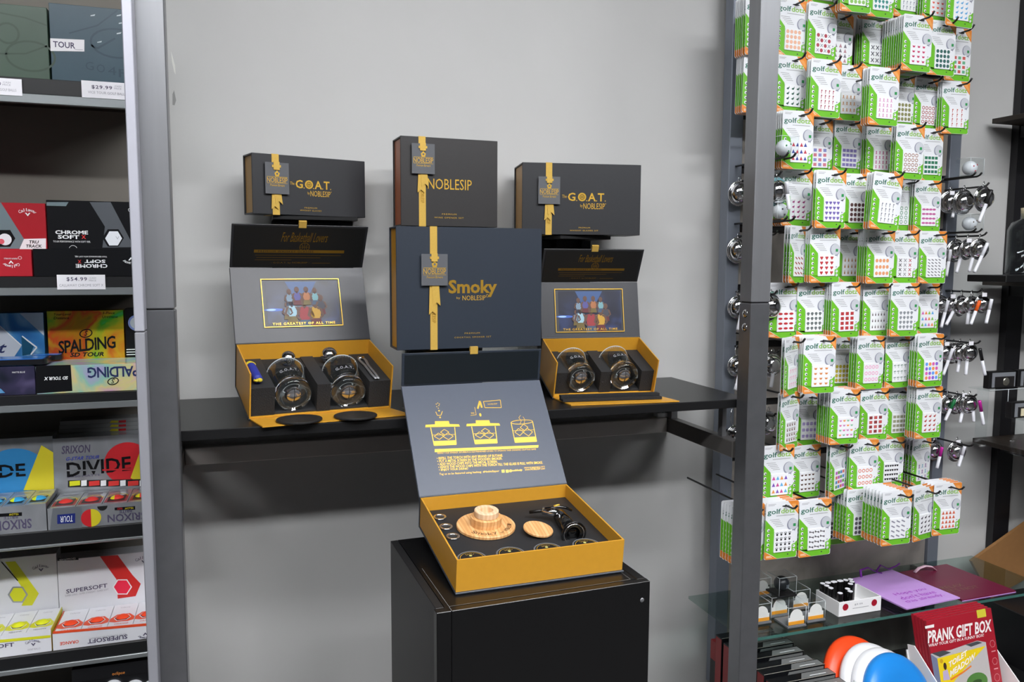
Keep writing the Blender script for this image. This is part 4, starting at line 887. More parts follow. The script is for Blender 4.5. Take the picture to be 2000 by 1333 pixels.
p.pp([(103, 993), (160, 991), (160, 1039), (97, 1043)], mat('chevron_grey', '#7b8087', .35, .4)); p.pp([(112, 1006), (147, 1003), (147, 1022), (112, 1024)], mat('tour_blue', '#1f2c74', .35), 1); p.pt('TOUR', 118, 1020, 142, 1008, WHITE, rot=True, layer=2, shear=.2)
a, b = p.c(178, 1012); p.disc(a, b, .0195, mat('divide_red'), 1, 24, a0=90, a1=270); p.disc(a, b, .0195, mat('divide_yellow'), 1, 24, a0=-90, a1=90); p.disc(*p.c(200, 989), .010, INK, 1, 14, a0=180, a1=360)
p.pt('SRIXON', 210, 1018, 284, 1003, mat('tag_grey_print'), rot=True, bold=.02); p.pt('BRITE', 233, 1002, 258, 996, mat('tag_grey_print'), rot=True, bold=.02); p.pp([(224, 992), (264, 989), (264, 996), (224, 997)], BLKB, 1); p.pt('YELLOW', 244, 995, 261, 991, mat('divide_yellow'), rot=True, layer=2); p.pt('RED', 229, 996, 239, 992, mat('divide_red'), rot=True, layer=2); p.build('printed_graphics', t)
ws = (xb - xa) / 4
for i in range(4): sleeve('silver sleeve with %s ball, %s in the red and yellow tray' % (('red', 'red', 'yellow and red', 'yellow and red')[i], ('first', 'second', 'third', 'fourth')[i]), xa + ws * i, xa + ws * (i + 1), SHZ[3], zt - .001, FOILG, divide_top(mat('sleeve_red', '#9c2430', .35)), (HB, HB, SB1, SB1)[i], 'silver sleeves with red and yellow balls')
t, p, xa, xb, zt = tray('silver tray of blue and yellow balls, front of the fourth shelf', -90, 91, 991, SHZ[3], FOILG, SILVD)
p.pt('SRIXON', -12, 1035, 62, 1016, mat('tag_grey_print'), rot=True, bold=.02); p.pt('BRITE', 7, 1014, 35, 1008, mat('tag_grey_print'), rot=True); p.pp([(-2, 1004), (43, 1001), (43, 1008), (-2, 1010)], BLKB, 1); p.pt('YELLOW', 18, 1007, 37, 1003, mat('divide_yellow'), rot=True, layer=2); p.build('printed_graphics', t)
ws = (xb - xa) / 4
for i in (1, 2, 3): sleeve('silver sleeve with yellow and blue ball, %s from the red tray' % ('', 'third', 'second', 'first')[i], xa + ws * i, xa + ws * (i + 1), SHZ[3], zt - .001, FOILG, divide_top(mat('sleeve_blue', '#5a7f96', .35)), SB2, 'silver sleeves with blue and yellow balls')
# boxes stacked in the shade behind
for j in range(4):
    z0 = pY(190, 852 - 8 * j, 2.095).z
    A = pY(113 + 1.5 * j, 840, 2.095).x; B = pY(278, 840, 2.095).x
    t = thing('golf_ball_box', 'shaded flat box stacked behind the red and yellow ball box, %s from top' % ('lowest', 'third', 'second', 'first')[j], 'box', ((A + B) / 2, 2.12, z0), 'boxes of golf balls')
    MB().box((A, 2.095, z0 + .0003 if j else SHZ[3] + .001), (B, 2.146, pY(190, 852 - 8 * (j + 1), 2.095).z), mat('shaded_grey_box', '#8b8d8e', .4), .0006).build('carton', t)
    p = PxPrint(2.095); y_ = 852 - 8 * j; p.pp([(232, y_ - 2), (246, y_ - 2.5), (246, y_ - 7), (232, y_ - 6)], mat('divide_red')); p.pp([(214, y_ - 1.5), (231, y_ - 2), (231, y_ - 6), (218, y_ - 6)], mat('divide_yellow')); p.build('printed_graphics', t)
# level 5
def soft_top(cm):
    def d(p, W, D):
        p.poly([(W * .02, D * .22), (W * .25, D * .17), (W * .5, D * .19), (W * .75, D * .17), (W * .98, D * .22), (W * .98, D * .36), (W * .75, D * .53), (W * .25, D * .53), (W * .02, D * .36)], cm, 0)
        p.poly([(W * .16, D * .36), (W * .30, D * .23), (W * .70, D * .23), (W * .84, D * .36), (W * .70, D * .49), (W * .30, D * .49)], WHITE, 1); p.poly([(W * .19, D * .36), (W * .32, D * .245), (W * .68, D * .245), (W * .81, D * .36), (W * .68, D * .475), (W * .32, D * .475)], mat('window_dark_red', '#701418', .5) if cm is OB2 else mat('window_olive', '#5c5c10', .5), 2)
        p.text('Callaway', W * .3, D * .80, W * .7, D * .87, mat('tag_pale_print'), 1); p.text('ORANGE' if cm is OB2 else 'YELLOW', W * .25, D * .06, W * .8, D * .12, cm if cm is OB2 else mat('tag_grey_print'), 1)
    return d
OB2 = mat('soft_orange', '#e4502a', .4); YL2 = mat('soft_yellow', '#d3d326', .4)
t, p, bx = ball_box('white golf ball box with yellow band and yellow ball on the fifth shelf', -70, 112, 1090, SHZ[4], YB, .05, WHB, ym=1130)
p.pp([(10, 1098), (30, 1097), (76, 1160), (63, 1183), (42, 1184), (52, 1162)], YL2); p.path([p.c(3, 1098), p.c(35, 1135)], .002, BLKB, 1)
hx = [p.c(35 + 20 * math.cos(math.radians(a)), 1162 + 18 * math.sin(math.radians(a))) for a in range(0, 360, 60)]; p.poly(hx, SILV, 1); hx = [p.c(35 + 16 * math.cos(math.radians(a)), 1162 + 15 * math.sin(math.radians(a))) for a in range(0, 360, 60)]; p.poly(hx, YB_, 2); callaway(p, 80, 1108, 32, mat('tag_grey_print')); p.build('printed_graphics', t)
t, p, bx = ball_box('white golf ball box with red band on the fifth shelf', 113, 300, 1086, SHZ[4], YB, .05, WHB, ym=1130)
p.pp([(195, 1087), (230, 1085), (259, 1124), (275, 1141), (265, 1165), (230, 1170), (228, 1133)], mat('soft_red', '#cf2a26', .4)); p.pp([(113, 1090), (152, 1088), (154, 1094), (113, 1096)], BLKB, 1); p.pt('NEW & IMPROVED', 116, 1094.5, 148, 1091, WHITE, layer=2)
hx = [p.c(239 + 19 * math.cos(math.radians(a)), 1147 + 17 * math.sin(math.radians(a))) for a in range(0, 360, 60)]; p.poly(hx, WHITE, 1); hx = [p.c(239 + 16.5 * math.cos(math.radians(a)), 1147 + 14.8 * math.sin(math.radians(a))) for a in range(0, 360, 60)]; p.poly(hx, mat('neon_red', '#f02548', .5), 2)
p.pt('SUPERSOFT', 129, 1154, 210, 1146, mat('tag_grey_print'), bold=.015, skew=.004); p.pt('SUPER LONG - SUPER STRAIGHT - SUPER SOFT', 127, 1160, 212, 1156.5, mat('tag_pale_print'), skew=.004); callaway(p, 281, 1092, 32, mat('tag_grey_print')); p.build('printed_graphics', t)
t, p, xa, xb, zt = tray('white and orange tray of orange balls on the fifth shelf', 103, 312, 1226, SHZ[4], WHB, OB2)
p.pp([(103, 1234), (297, 1217), (297, 1222), (103, 1239)], OB2, 1); p.pt('ORANGE', 117, 1259, 154, 1252.5, OB2, rot=True, bold=.02); p.pt('SUPERSOFT', 171, 1253, 249, 1244.5, mat('tag_grey_print'), rot=True, bold=.02); p.pt('SUPER LONG SUPER STRAIGHT', 173, 1246, 247, 1242, mat('tag_pale_print'), rot=True); callaway(p, 284, 1244, 30, mat('tag_grey_print'), rot=True); p.pp([(268, 1258), (298, 1256), (298, 1260), (268, 1262)], BLKB, 1); p.build('printed_graphics', t)
ws = (xb - xa) / 4
for i in range(4): sleeve('white sleeve with orange ball, %s in the orange tray' % ('first', 'second', 'third', 'fourth')[i], xa + ws * i, xa + ws * (i + 1), SHZ[4], zt - .001, WHB, soft_top(OB2), OB, 'white sleeves with orange balls')
t, p, xa, xb, zt = tray('white and yellow tray of yellow balls on the fifth shelf', -100, 101, 1243, SHZ[4], WHB, YL2)
p.pp([(-20, 1252), (99, 1241), (99, 1246), (-20, 1258)], YL2, 1); p.pt('SOFT', -14, 1266, 28, 1258, mat('tag_grey_print'), bold=.02); callaway(p, 65, 1254, 30, mat('tag_grey_print')); p.pt('GOLF BALLS', 54, 1270, 79, 1266.5, mat('tag_pale_print')); p.build('printed_graphics', t)
ws = (xb - xa) / 4
for i in (1, 2, 3): sleeve('white sleeve with yellow ball, %s from the orange tray' % ('', 'third', 'second', 'first')[i], xa + ws * i, xa + ws * (i + 1), SHZ[4], zt - .001, WHB, soft_top(YL2), YB_, 'white sleeves with yellow balls')
# level 6, only its top shows
z6 = SHZ[4] - .20
MB().box((shx0, YS + .01, z6 - .02), (shx1, WALLY - .012, z6), BOARD).build('ball_shelf', None, 'lowest dark shelf, below the picture edge', 'shelf', 'golf ball shelves')
t = thing('display_box', 'black box with small orange lettering at the bottom left picture edge', 'box', (-.45, 1.95, z6))
A = pY(140, 1320, YS + .01).x; B = pY(301, 1320, YS + .01).x; zt6 = pY(200, 1302, YS + .01).z; zm = pY(240, 1321, YS + .01).z
MB().box((A, YS + .01, zm), (B, YS + .013, zt6), mat('box_black'), 0).build('header_card', t); MB().box((A, YS + .013, z6 + .001), (B, YS + .13, zt6), mat('box_black')).build('carton', t)
p = PxPrint(YS + .01); p.pt('eclipse', 219, 1320, 244, 1312.5, mat('eclipse_orange', '#e08a3c', .4), shear=.1); p.build('lettering', t)
for i, q in enumerate((224, 265, 298)):
    c = pY(q, 1338, YS + .03); MB().sphere((c.x, YS - .004 + .014, c.z), .0205, BALLW, 20, 12).build('golf_ball', None, 'white golf ball below the black box, %s from the left' % ('first', 'second', 'third')[i], 'golf ball', 'golf balls under the black box')
# ------------------------------------------------------------------ accessory wall on the right
PY = 2.08
CONC = mat_ramp('concrete_board', ['#5c5855', '#7b7671', '#918b84', '#6a6561'], 5, .6, .7, 0)
FRAME = mat('grid_frame', '#7c828d', .4, .4, noise=.05, scale=20)
pl0, pl1 = pY(1411, 600, PY).x, pY(1854, 600, PY).x
panel = thing('accessory_panel', 'grey concrete-look accessory wall panel with black hook slots', 'panel', ((pl0 + pl1) / 2, PY, .15))
# slot heights follow the rows of hooks
rows_px = [(-96), 12, 124, 238, 340, 450, 562, 668, 778, 880, 988]
slz = [pY(1620, q, PY).z for q in rows_px]
fw = .045
edges = [2.75] + slz + [.12]
for i in range(len(edges) - 1):
    zt_, zb_ = edges[i] - (.011 if i else 0), edges[i + 1] + (.011 if i < len(edges) - 2 else 0)
    MB().box((pl0 + fw, PY, zb_), (pl1 - fw, PY + .016, zt_), CONC, .001).build('board', panel)
for z in slz: MB().box((pl0 + fw, PY + .010, z - .0108), (pl1 - fw, PY + .016, z + .0108), BLACK).build('slot', panel)
MB().box((pl0 + fw, PY + .0165, .12), (pl1 - fw, PY + .02, 2.75), BLACK).build('backing', panel)
for xa in (pl0, pl1 - fw + .001): MB().box((xa, PY - .012, .12), (xa + fw - .001, PY + .03, 2.75), FRAME, .002).build('frame_bar', panel)
for zz in (2.0, 1.62, .9):
    B = Matrix.Translation((pl0 + .014, PY - .012, zz)) @ Matrix.Rotation(math.pi / 2, 4, 'X'); MB(B).lathe([(1e-5, .002), (.004, .0015), (.0055, 0)], STEEL, 14).build('screw', panel)
def peg(x, z, yend, up=.012, r=.0028):
    MB().tube([(x, PY - .001, z), (x, yend + .016, z), (x, yend + .007, z + up * .35), (x, yend, z + up)], r, mat('peg_black', '#141414', .35), 8).build('peg_hook', panel)

# ---- blister cards
CW, CH = .101, .155
cWH, cGR, cOR = mat('card_white', '#e9ebee', .35), mat('card_green', '#6fbe2e', .4), mat('card_orange', '#e58a36', .4)
cDG, cLG, cGY, cBL, cSH = mat('logo_green', '#1f6b57', .5), mat('logo_lime', '#8cc63e', .5), mat('fine_print', '#9a9a9e', .6), mat('print_ball', '#c9ccd2', .5), mat('print_ball_shade', '#8c8fa0', .5)
def rrect(w, h, r, n=4):
    pts = []
    for cx, cy, q in ((w - r, -r, 90), (r, -r, 180 - 90 + 90), (r, -h + r, 180), (w - r, -h + r, 270)):
        s0 = {0: 0, 1: 90, 2: 180, 3: 270}[len(pts) // (n + 1)]
        pts += [(cx + r * math.cos(math.radians(s0 + 90 * i / n)), cy + r * math.sin(math.radians(s0 + 90 * i / n))) for i in range(n + 1)]
    return pts
bodymesh = MB().prism(rrect(CW, CH, .005), 0, .0012, cWH).mesh('card')
p = Print((0, 0, 0), (1, 0, 0), (0, 0, 1), .0002, .00018)
def cp(*uv): return [(u * CW, -v * CH) for u, v in uv]
p.poly(cp((.0, .30), (.27, .48), (.27, .90), (.0, .86)), cGR); p.poly(cp((.05, .86), (.98, .885), (.99, .97), (.95, .995), (.40, .995)), cGR, 0); p.poly(cp((.80, .79), (1, .71), (1, .90), (.80, .90)), cGR, 0)
p.poly(cp((.66, .003), (.96, .003), (.998, .03), (.998, .25)), cOR); p.poly(cp((.0, .855), (.40, .998), (.05, .998), (.0, .965)), cOR, 1)
p.text('golf', .045 * CW, -.240 * CH, .45 * CW, -.125 * CH, cDG, bold=.012); p.text('dotz', .460 * CW, -.213 * CH, .90 * CW, -.125 * CH, cLG, bold=.012)
p.rect(.32 * CW, -.255 * CH, .88 * CW, -.246 * CH, cGY); p.rect(.07 * CW, -.045 * CH, .30 * CW, -.038 * CH, cGY); p.rect(.07 * CW, -.065 * CH, .26 * CW, -.058 * CH, cGY)
for i in range(5): p.rect((.13 + .05 * i) * CW, -(.315 + .030 * i) * CH, (.42 + .035 * i) * CW, -(.307 + .030 * i) * CH, cGY)
p.disc(.83 * CW, -.42 * CH, .168 * CW, cSH, 1, 24); p.disc(.845 * CW, -.412 * CH, .150 * CW, cBL, 2, 24); p.rect(.85 * CW, -.455 * CH, .93 * CW, -.405 * CH, mat('clover_green', '#2c9150', .5), 3)
p.poly(cp((.86, .50), (.93, .50), (.91, .545)), cSH, 1)
for i in range(5): p.disc(.10 * CW, -(.49 + .083 * i) * CH, .042 * CW, cWH, 2, 12); p.disc(.112 * CW, -(.495 + .083 * i) * CH, .022 * CW, mat('tiny_dark', '#3c3a44', .5), 3, 8)
for i in range(3): p.disc(.90 * CW, -(.73 + .07 * i) * CH, .040 * CW, cWH, 2, 12); p.disc(.885 * CW, -(.725 + .07 * i) * CH, .020 * CW, cSH, 3, 8)
p.disc(.60 * CW, -.088 * CH, .115 * CW, mat('hole_dark', '#24222a', .6), 1, 16, ry=.022 * CW)
p.rect(.70 * CW, -.945 * CH, .74 * CW, -.925 * CH, mat('tiny_dark'), 2); p.rect(.06 * CW, -.948 * CH, .20 * CW, -.935 * CH, mat('card_cream', '#f5d9b8', .5), 2); p.rect(.06 * CW, -.968 * CH, .24 * CW, -.956 * CH, mat('card_cream'), 2)
p.poly(cp((.76, .06), (.90, .06), (.97, .14), (.97, .20)), mat('orange_pale', '#eda45c', .5), 1)
facemesh = p.mb.mesh('printed_face')
sheetmesh = MB().box((.27 * CW, -.0026, -.885 * CH), (.82 * CW, -.0006, -.505 * CH), mat('decal_sheet', '#f2f3f5', .25), .0006).mesh('decal_sheet')
def decal_mesh(shape, cols, nx, ny, stag=False):
    p = Print((0, -.0026, 0), (1, 0, 0), (0, 0, 1), .0002, .00015); x0, x1, z0, z1 = .29 * CW, .80 * CW, -.87 * CH, -.52 * CH
    dx, dz = (x1 - x0) / nx, (z1 - z0) / ny; s = min(dx, dz) * .41
    for j in range(ny):
        for i in range(nx):
            a = x0 + dx * (i + .5 + (.18 if stag and j % 2 else 0)); b = z1 - dz * (j + .5); m = cols[(i + j * (3 if len(cols) > 2 else 1)) % len(cols)]
            if shape == 'alt' : shape_ = ('disc', 'x')[(i + j) % 2]
            else: shape_ = shape
            if shape_ == 'disc': p.disc(a, b, s, m, 0, 12)
            elif shape_ == 'ring': p.ring(a, b, s * .85, s * .4, m, 0, 10)
            elif shape_ == 'sq': p.rect(a - s, b - s * .8, a + s, b + s * .8, m)
            elif shape_ == 'tri': p.poly([(a - s, b - s), (a + s, b - s), (a, b + s)], m)
            elif shape_ == 'dia': p.poly([(a - s, b + s * .3), (a - s * .5, b + s), (a + s * .5, b + s), (a + s, b + s * .3), (a, b - s)], m)
            elif shape_ == 'heart': p.disc(a - s * .45, b + s * .3, s * .5, m, 0, 8); p.disc(a + s * .45, b + s * .3, s * .5, m, 0, 8); p.poly([(a - s * .92, b + s * .2), (a + s * .92, b + s * .2), (a, b - s)], m)
            elif shape_ == 'lips': p.disc(a, b, s * 1.25, m, 0, 10, ry=s * .6)
            elif shape_ == 'bird': p.poly([(a - s, b - s * .5), (a + s * .2, b - s * .9), (a + s * .9, b + .1 * s), (a + s * .7, b + s), (a + .4 * s, b + .2 * s), (a - .3 * s, b + .1 * s)], m)
            elif shape_ == 'bottle': p.rect(a - s * .38, b - s * 1.1, a + s * .38, b + s * .2, m); p.rect(a - s * .14, b + s * .2, a + s * .14, b + s * 1.1, m)
            elif shape_ == 'hash':
                for q in (-.35, .35): p.rect(a + (q - .13) * s, b - s, a + (q + .13) * s, b + s, m); p.rect(a - s, b + (q - .13) * s, a + s, b + (q + .13) * s, m, 1)
            elif shape_ == 'bar': p.poly([(a - s * 1.2, b + s * .2), (a + s * .9, b - s * .8), (a + s * 1.2, b - s * .2), (a - s * .9, b + s * .8)], m)
            elif shape_ == 'x': p.path([(a - s * .8, b - s * .8), (a + s * .8, b + s * .8)], s * .35, m); p.path([(a - s * .8, b + s * .8), (a + s * .8, b - s * .8)], s * .35, m, 1)
            elif shape_ == 'paw':
                p.disc(a, b - s * .3, s * .6, m, 0, 8)
                for q in (-.6, 0, .6): p.disc(a + q * s, b + s * (.5 + .2 * (q == 0)), s * .26, m, 0, 6)
            elif shape_ == 'glasses': p.disc(a - s * .75, b, s * .62, m, 0, 8, ry=s * .5); p.disc(a + s * .75, b, s * .62, m, 0, 8, ry=s * .5); p.rect(a - s * 1.4, b + s * .3, a + s * 1.4, b + s * .55, m)
            elif shape_ == 'bone': p.path([(a - s, b + s * .2), (a + s, b - s * .2)], s * .35, m); [p.disc(a + q * s, b - q * .2 * s + w_ * s * .25, s * .3, m, 0, 6) for q in (-1, 1) for w_ in (-1, 1)]
            elif shape_ == 'palm': p.rect(a - s * .12, b - s, a + s * .12, b + s * .4, m); p.poly([(a - s, b + s * .1), (a - s * .5, b + s * .9), (a, b + s * .4), (a + s * .5, b + s * .9), (a + s, b + s * .1), (a, b + s * .65)], m, 1)
            elif shape_ == 'crab': p.disc(a, b - s * .1, s * .75, m, 0, 8, ry=s * .5); p.poly([(a - s, b + s * .7), (a - s * .7, b), (a - s * .4, b + .1 * s)], m); p.poly([(a + s, b + s * .7), (a + s * .7, b), (a + s * .4, b + .1 * s)], m)
            elif shape_ == 'pin': p.path([(a, b - s), (a, b + s * .6)], s * .35, m); p.disc(a + s * .2, b + s * .6, s * .4, m, 0, 8)
            elif shape_ == 'ribbon': p.path([(a - s * .5, b - s), (a + s * .3, b + s * .6), (a - s * .3, b + s * .6), (a + s * .5, b - s)], s * .35, m)
    return p.mb.mesh('decals')
def cm(h): return mat('decal_' + h, '#' + h, .5)
G_ = 'decal cards hanging on the accessory panel'
def card_at(hook_w, yaw, tilt):
    return Matrix.Translation(hook_w) @ Matrix.Rotation(yaw, 4, 'Z') @ Matrix.Rotation(tilt, 4, 'Y') @ Matrix.Translation((-.60 * CW, 0, .088 * CH))
CARDS = [  # x, top, bottom (px), cards behind, what the decals are, shape, colours, nx, ny, back, yaw, tilt
 (1520, -104, 4, 1, 'pale green', 'disc', '9fc79a', 4, 4, 0), (1580, -102, 6, 1, 'pale orange square', 'sq', 'd9a06a', 4, 4, 0), (1645, -96, 17, 2, 'lime', 'disc', '8cc060', 4, 4, 0), (1692, -84, 27, 3, 'teal cap', 'dia', '3f8f86', 4, 4, 0), (1748, -78, 28, 2, 'grey anchor', 'pin', '8a93a0', 4, 4, 0), (1806, -68, 38, 2, 'coral hat', 'crab', 'f06a5a', 3, 4, 0), (1853, -60, 47, 0, 'pale blue dolphin', 'bird', '5fa8d8', 3, 4, 0),
 (1456, -10, 103, 5, '', 'disc', 'aa5544', 4, 4, 0), (1519, -5, 106, 1, 'faint peach', 'disc', 'eab79a', 4, 4, 0), (1579, 3, 113, 2, 'red disc and grey cross', 'alt', 'b04a58,8a8f98', 4, 4, 0), (1612, 24, 123, 0, 'grey and rose sailboat', 'tri', '7c7480,b88a94', 3, 4, 1), (1685, 28, 131, 3, 'dark grey star', 'x', '4a4a55', 3, 3, 0), (1767, 26, 134, 9, 'crimson crab', 'crab', 'c23a66', 3, 4, 0), (1815, 37, 142, 0, 'dark teal helmet', 'disc', '35655f', 4, 4, 0), (1848, 52, 153, 1, 'red and green stripe', 'sq', 'd0605a,6ab08a', 3, 4, 1),
 (1454, 106, 217, 4, '', 'disc', 'aa5544', 4, 4, 0), (1517, 106, 216, 0, 'dark green duck', 'bird', '2c5c4c', 3, 4, 0), (1585, 113, 224, 2, 'small dark red', 'pin', 'a33a48', 4, 4, 0), (1628, 124, 231, 0, 'orange monkey', 'ribbon', 'd99a5a', 4, 3, 1), (1700, 129, 240, 3, 'pale pink', 'ribbon', 'd895c0', 4, 4, 0), (1739, 144, 243, 0, 'olive balloon', 'disc', '8a8a5a', 4, 4, 1), (1787, 151, 250, 0, 'dark red ring', 'ring', 'a83c3a', 4, 4, 1), (1843, 156, 257, 2, 'red mushroom', 'pin', 'c05a50', 3, 4, 0),
 (1529, 214, 326, 3, 'red and blue bunting', 'tri', 'c23a4a,3a4a9a', 4, 3, 0), (1571, 231, 331, 0, 'pale flag', 'sq', '8a90c8,d07a8a', 3, 4, 1), (1631, 233, 335, 3, 'lilac square flag', 'sq', '8a7fc0', 4, 4, 0), (1693, 237, 340, 3, 'magenta ribbon', 'ribbon', 'd0609a', 4, 4, 0), (1752, 241, 346, 2, 'brown horseshoe', 'ring', '9a6a52', 4, 4, 0), (1792, 249, 351, 0, 'green square', 'sq', '2f7a5a', 4, 4, 1),
 (1529, 330, 438, 4, 'plum bird', 'bird', 'a03a78', 3, 4, 0), (1594, 331, 442, 1, 'violet heart flag', 'heart', '7a68b8', 4, 4, 0), (1645, 338, 444, 3, 'brown helmet', 'disc', '5a3c3c', 4, 4, 0), (1707, 337, 446, 3, 'thin grey pin', 'pin', '7a808a', 4, 4, 0, 0, 4), (1743, 349, 446, 0, 'green smile', 'ring', '6a9a80', 3, 4, 1), (1788, 351, 450, 3, 'pink moustache', 'lips', 'c0609a', 4, 4, 0),
 (1527, 441, 550, 2, 'rust bar', 'bar', 'a8493c', 3, 4, 0, 28), (1583, 441, 549, 5, 'red heart motto', 'heart', 'c8383c', 3, 4, 0), (1632, 447, 550, 0, 'amber beer bottle', 'bottle', 'b07a3a', 4, 3, 1), (1694, 447, 551, 4, 'orange ball', 'disc', 'e8a070', 4, 3, 0), (1741, 450, 551, 1, 'mixed black card-suit', 'x', '3a3a40,8a8a90,b03a40', 3, 4, 0), (1798, 451, 551, 2, 'small grey eyebrow', 'bar', '5a5a60', 4, 6, 0),
 (1503, 552, 658, 0, 'red lips', 'lips', 'c03038', 3, 4, 0), (1559, 553, 658, 1, 'grey diamond', 'dia', '6a7070', 4, 4, 0), (1624, 552, 657, 6, 'red handbag', 'sq', 'b83a3c', 3, 4, 0), (1687, 554, 655, 4, 'black wine bottle', 'bottle', '3a2a2c', 5, 3, 0), (1742, 553, 655, 1, 'outlined diamond', 'dia', '8a8f94', 4, 4, 0), (1786, 554, 652, 0, 'bright cocktail glass', 'tri', 'd060b0,f08a40,7ac04a,60a8e0', 4, 3, 1),
 (1513, 660, 770, 1, 'pink flamingo', 'pin', 'e0609a', 4, 3, 0, 32), (1572, 658, 768, 5, 'orange crab', 'crab', 'd88a4a', 3, 4, 0), (1617, 660, 760, 0, 'yellow smiley', 'disc', 'c8b83a', 4, 4, 1), (1674, 658, 759, 3, 'pale pink outline', 'ring', 'f0a0c8', 4, 3, 0), (1730, 657, 756, 1, 'dark green palm tree', 'palm', '1f5a40', 4, 3, 0), (1792, 654, 754, 3, 'bright mixed flower', 'disc', '60a0f0,f09a50,e060b0,8a60d0', 4, 4, 0),
 (1511, 768, 876, 1, 'brown paw', 'paw', '6a4634', 4, 4, 0, 25), (1552, 770, 870, 0, 'violet hash', 'hash', '7048b8', 4, 3, 0), (1623, 763, 867, 6, 'pastel crown', 'crab', 'd08ac0,f0a060,8ac0a0,e070a8', 4, 4, 0), (1682, 760, 859, 3, 'red and black poker', 'sq', '8a3a3c,c85a58', 3, 4, 0), (1731, 760, 856, 1, 'grey owl', 'sq', '9a9a80', 4, 4, 0), (1790, 757, 855, 4, 'red cardinal', 'bird', 'b03a34', 3, 4, 0),
 (1490, 872, 980, 0, 'mixed droplet', 'tri', 'd0509a,60b0e0,e0904a,7a50b8', 4, 3, 0), (1547, 872, 972, 0, 'brown bulldog', 'crab', '5c4238', 4, 4, 0), (1609, 866, 967, 1, 'bright monster', 'sq', 'c050c0,60a040,4a8ac8,d86a5a', 4, 4, 0, 22), (1661, 862, 962, 1, 'orange ring', 'ring', 'd86a4a', 4, 3, 0), (1715, 857, 952, 3, 'black sunglasses', 'glasses', '1c1c20', 3, 4, 0), (1775, 857, 949, 3, 'lilac unicorn', 'ribbon', '8a5a9a,7ab0c8', 3, 3, 0, 14),
 (1430, 990, 1100, 4, '', 'disc', 'aa5544', 4, 4, 0), (1497, 983, 1096, 4, 'black paw', 'paw', '2a2a2c', 4, 4, 0), (1563, 980, 1088, 1, 'black bone', 'bone', '2c2c30', 3, 4, 0), (1607, 970, 1074, 2, 'black and grey ball', 'disc', '3a3a3e', 4, 4, 1), (1655, 958, 1057, 4, 'small grey disc', 'disc', '5a5660', 4, 4, 0), (1725, 962, 1065, 6, 'grey doodle', 'bar', '8a8a98', 3, 4, 0), (1779, 955, 1054, 2, 'black horse', 'bird', '3c3640', 3, 4, 0, 12), (1826, 947, 1045, 4, 'orange flame', 'tri', 'd8684a', 4, 4, 0)]
rng = random.Random(3)
def put(name, mesh, M, parent=None, label=None, group=None):
    o = bpy.data.objects.new(name, mesh); o.matrix_basis = M
    return hook(o, parent, label, 'decal card' if label else None, group, inv=False)
HIDN = 0
for c in CARDS:
    x, tp, bt, nb, desc, shp, cols, nx, ny, back = c[:10]; yaw = math.radians(c[10]) if len(c) > 10 else math.radians(rng.uniform(-3, 3)); tilt = math.radians(c[11]) if len(c) > 11 else math.radians(rng.uniform(-1, 1))
    a = pY(x, tp, 1).z - pY(x, bt, 1).z; low = tp > 940; sp = .0125 if low else .0088; Yf = min(1.985, max(1.75 if low else 1.80, CH / a * .97))
    if back: Yf = max(Yf, 1.965)
    Yf = min(Yf, PY - .022 - nb * sp)
    turned = len(c) > 10 and abs(c[10]) > 10
    if turned: sp = .0125; Yf = min(Yf, PY - .055 - nb * sp)
    TL = pY(x, tp, Yf); hk = TL + Vector((.60 * CW, 0, -.088 * CH))
    if not desc:
        HIDN += 1; where = ('uppermost', 'second', 'lowest')[HIDN - 1]; lab = 'decal card half hidden behind the right steel post, %s stack' % where; blab = 'card edge seen left of the right steel post, %s stack, %%s from its front' % where
    else: lab = 'white and green hanging card with %s decals' % desc; blab = '%%s card behind the front card with %s decals' % desc
    o = put('decal_card', bodymesh, card_at(hk, yaw, tilt), None, lab, G_)
    put('printed_face', facemesh, I4, o); sh = put('decal_sheet', sheetmesh, I4, o)
    put('decals', decal_mesh(shp, [cm(q) for q in cols.split(',')], nx, ny), I4, sh)
    for k in range(nb):
        yk = Yf + (k + 1) * sp
        o = put('decal_card', bodymesh, card_at(Vector((hk.x + rng.uniform(-.001, .001), yk, hk.z + rng.uniform(-.001, .001))), yaw if turned else yaw * (.3 if k else .6), tilt * .5), None, blab % ('first', 'second', 'third', 'fourth', 'fifth', 'sixth', 'seventh', 'eighth', 'ninth', 'tenth')[k], G_)
        put('printed_face', facemesh, I4, o); put('decal_sheet', sheetmesh, I4, o)
    peg(hk.x, hk.z + .0015, Yf - .045)

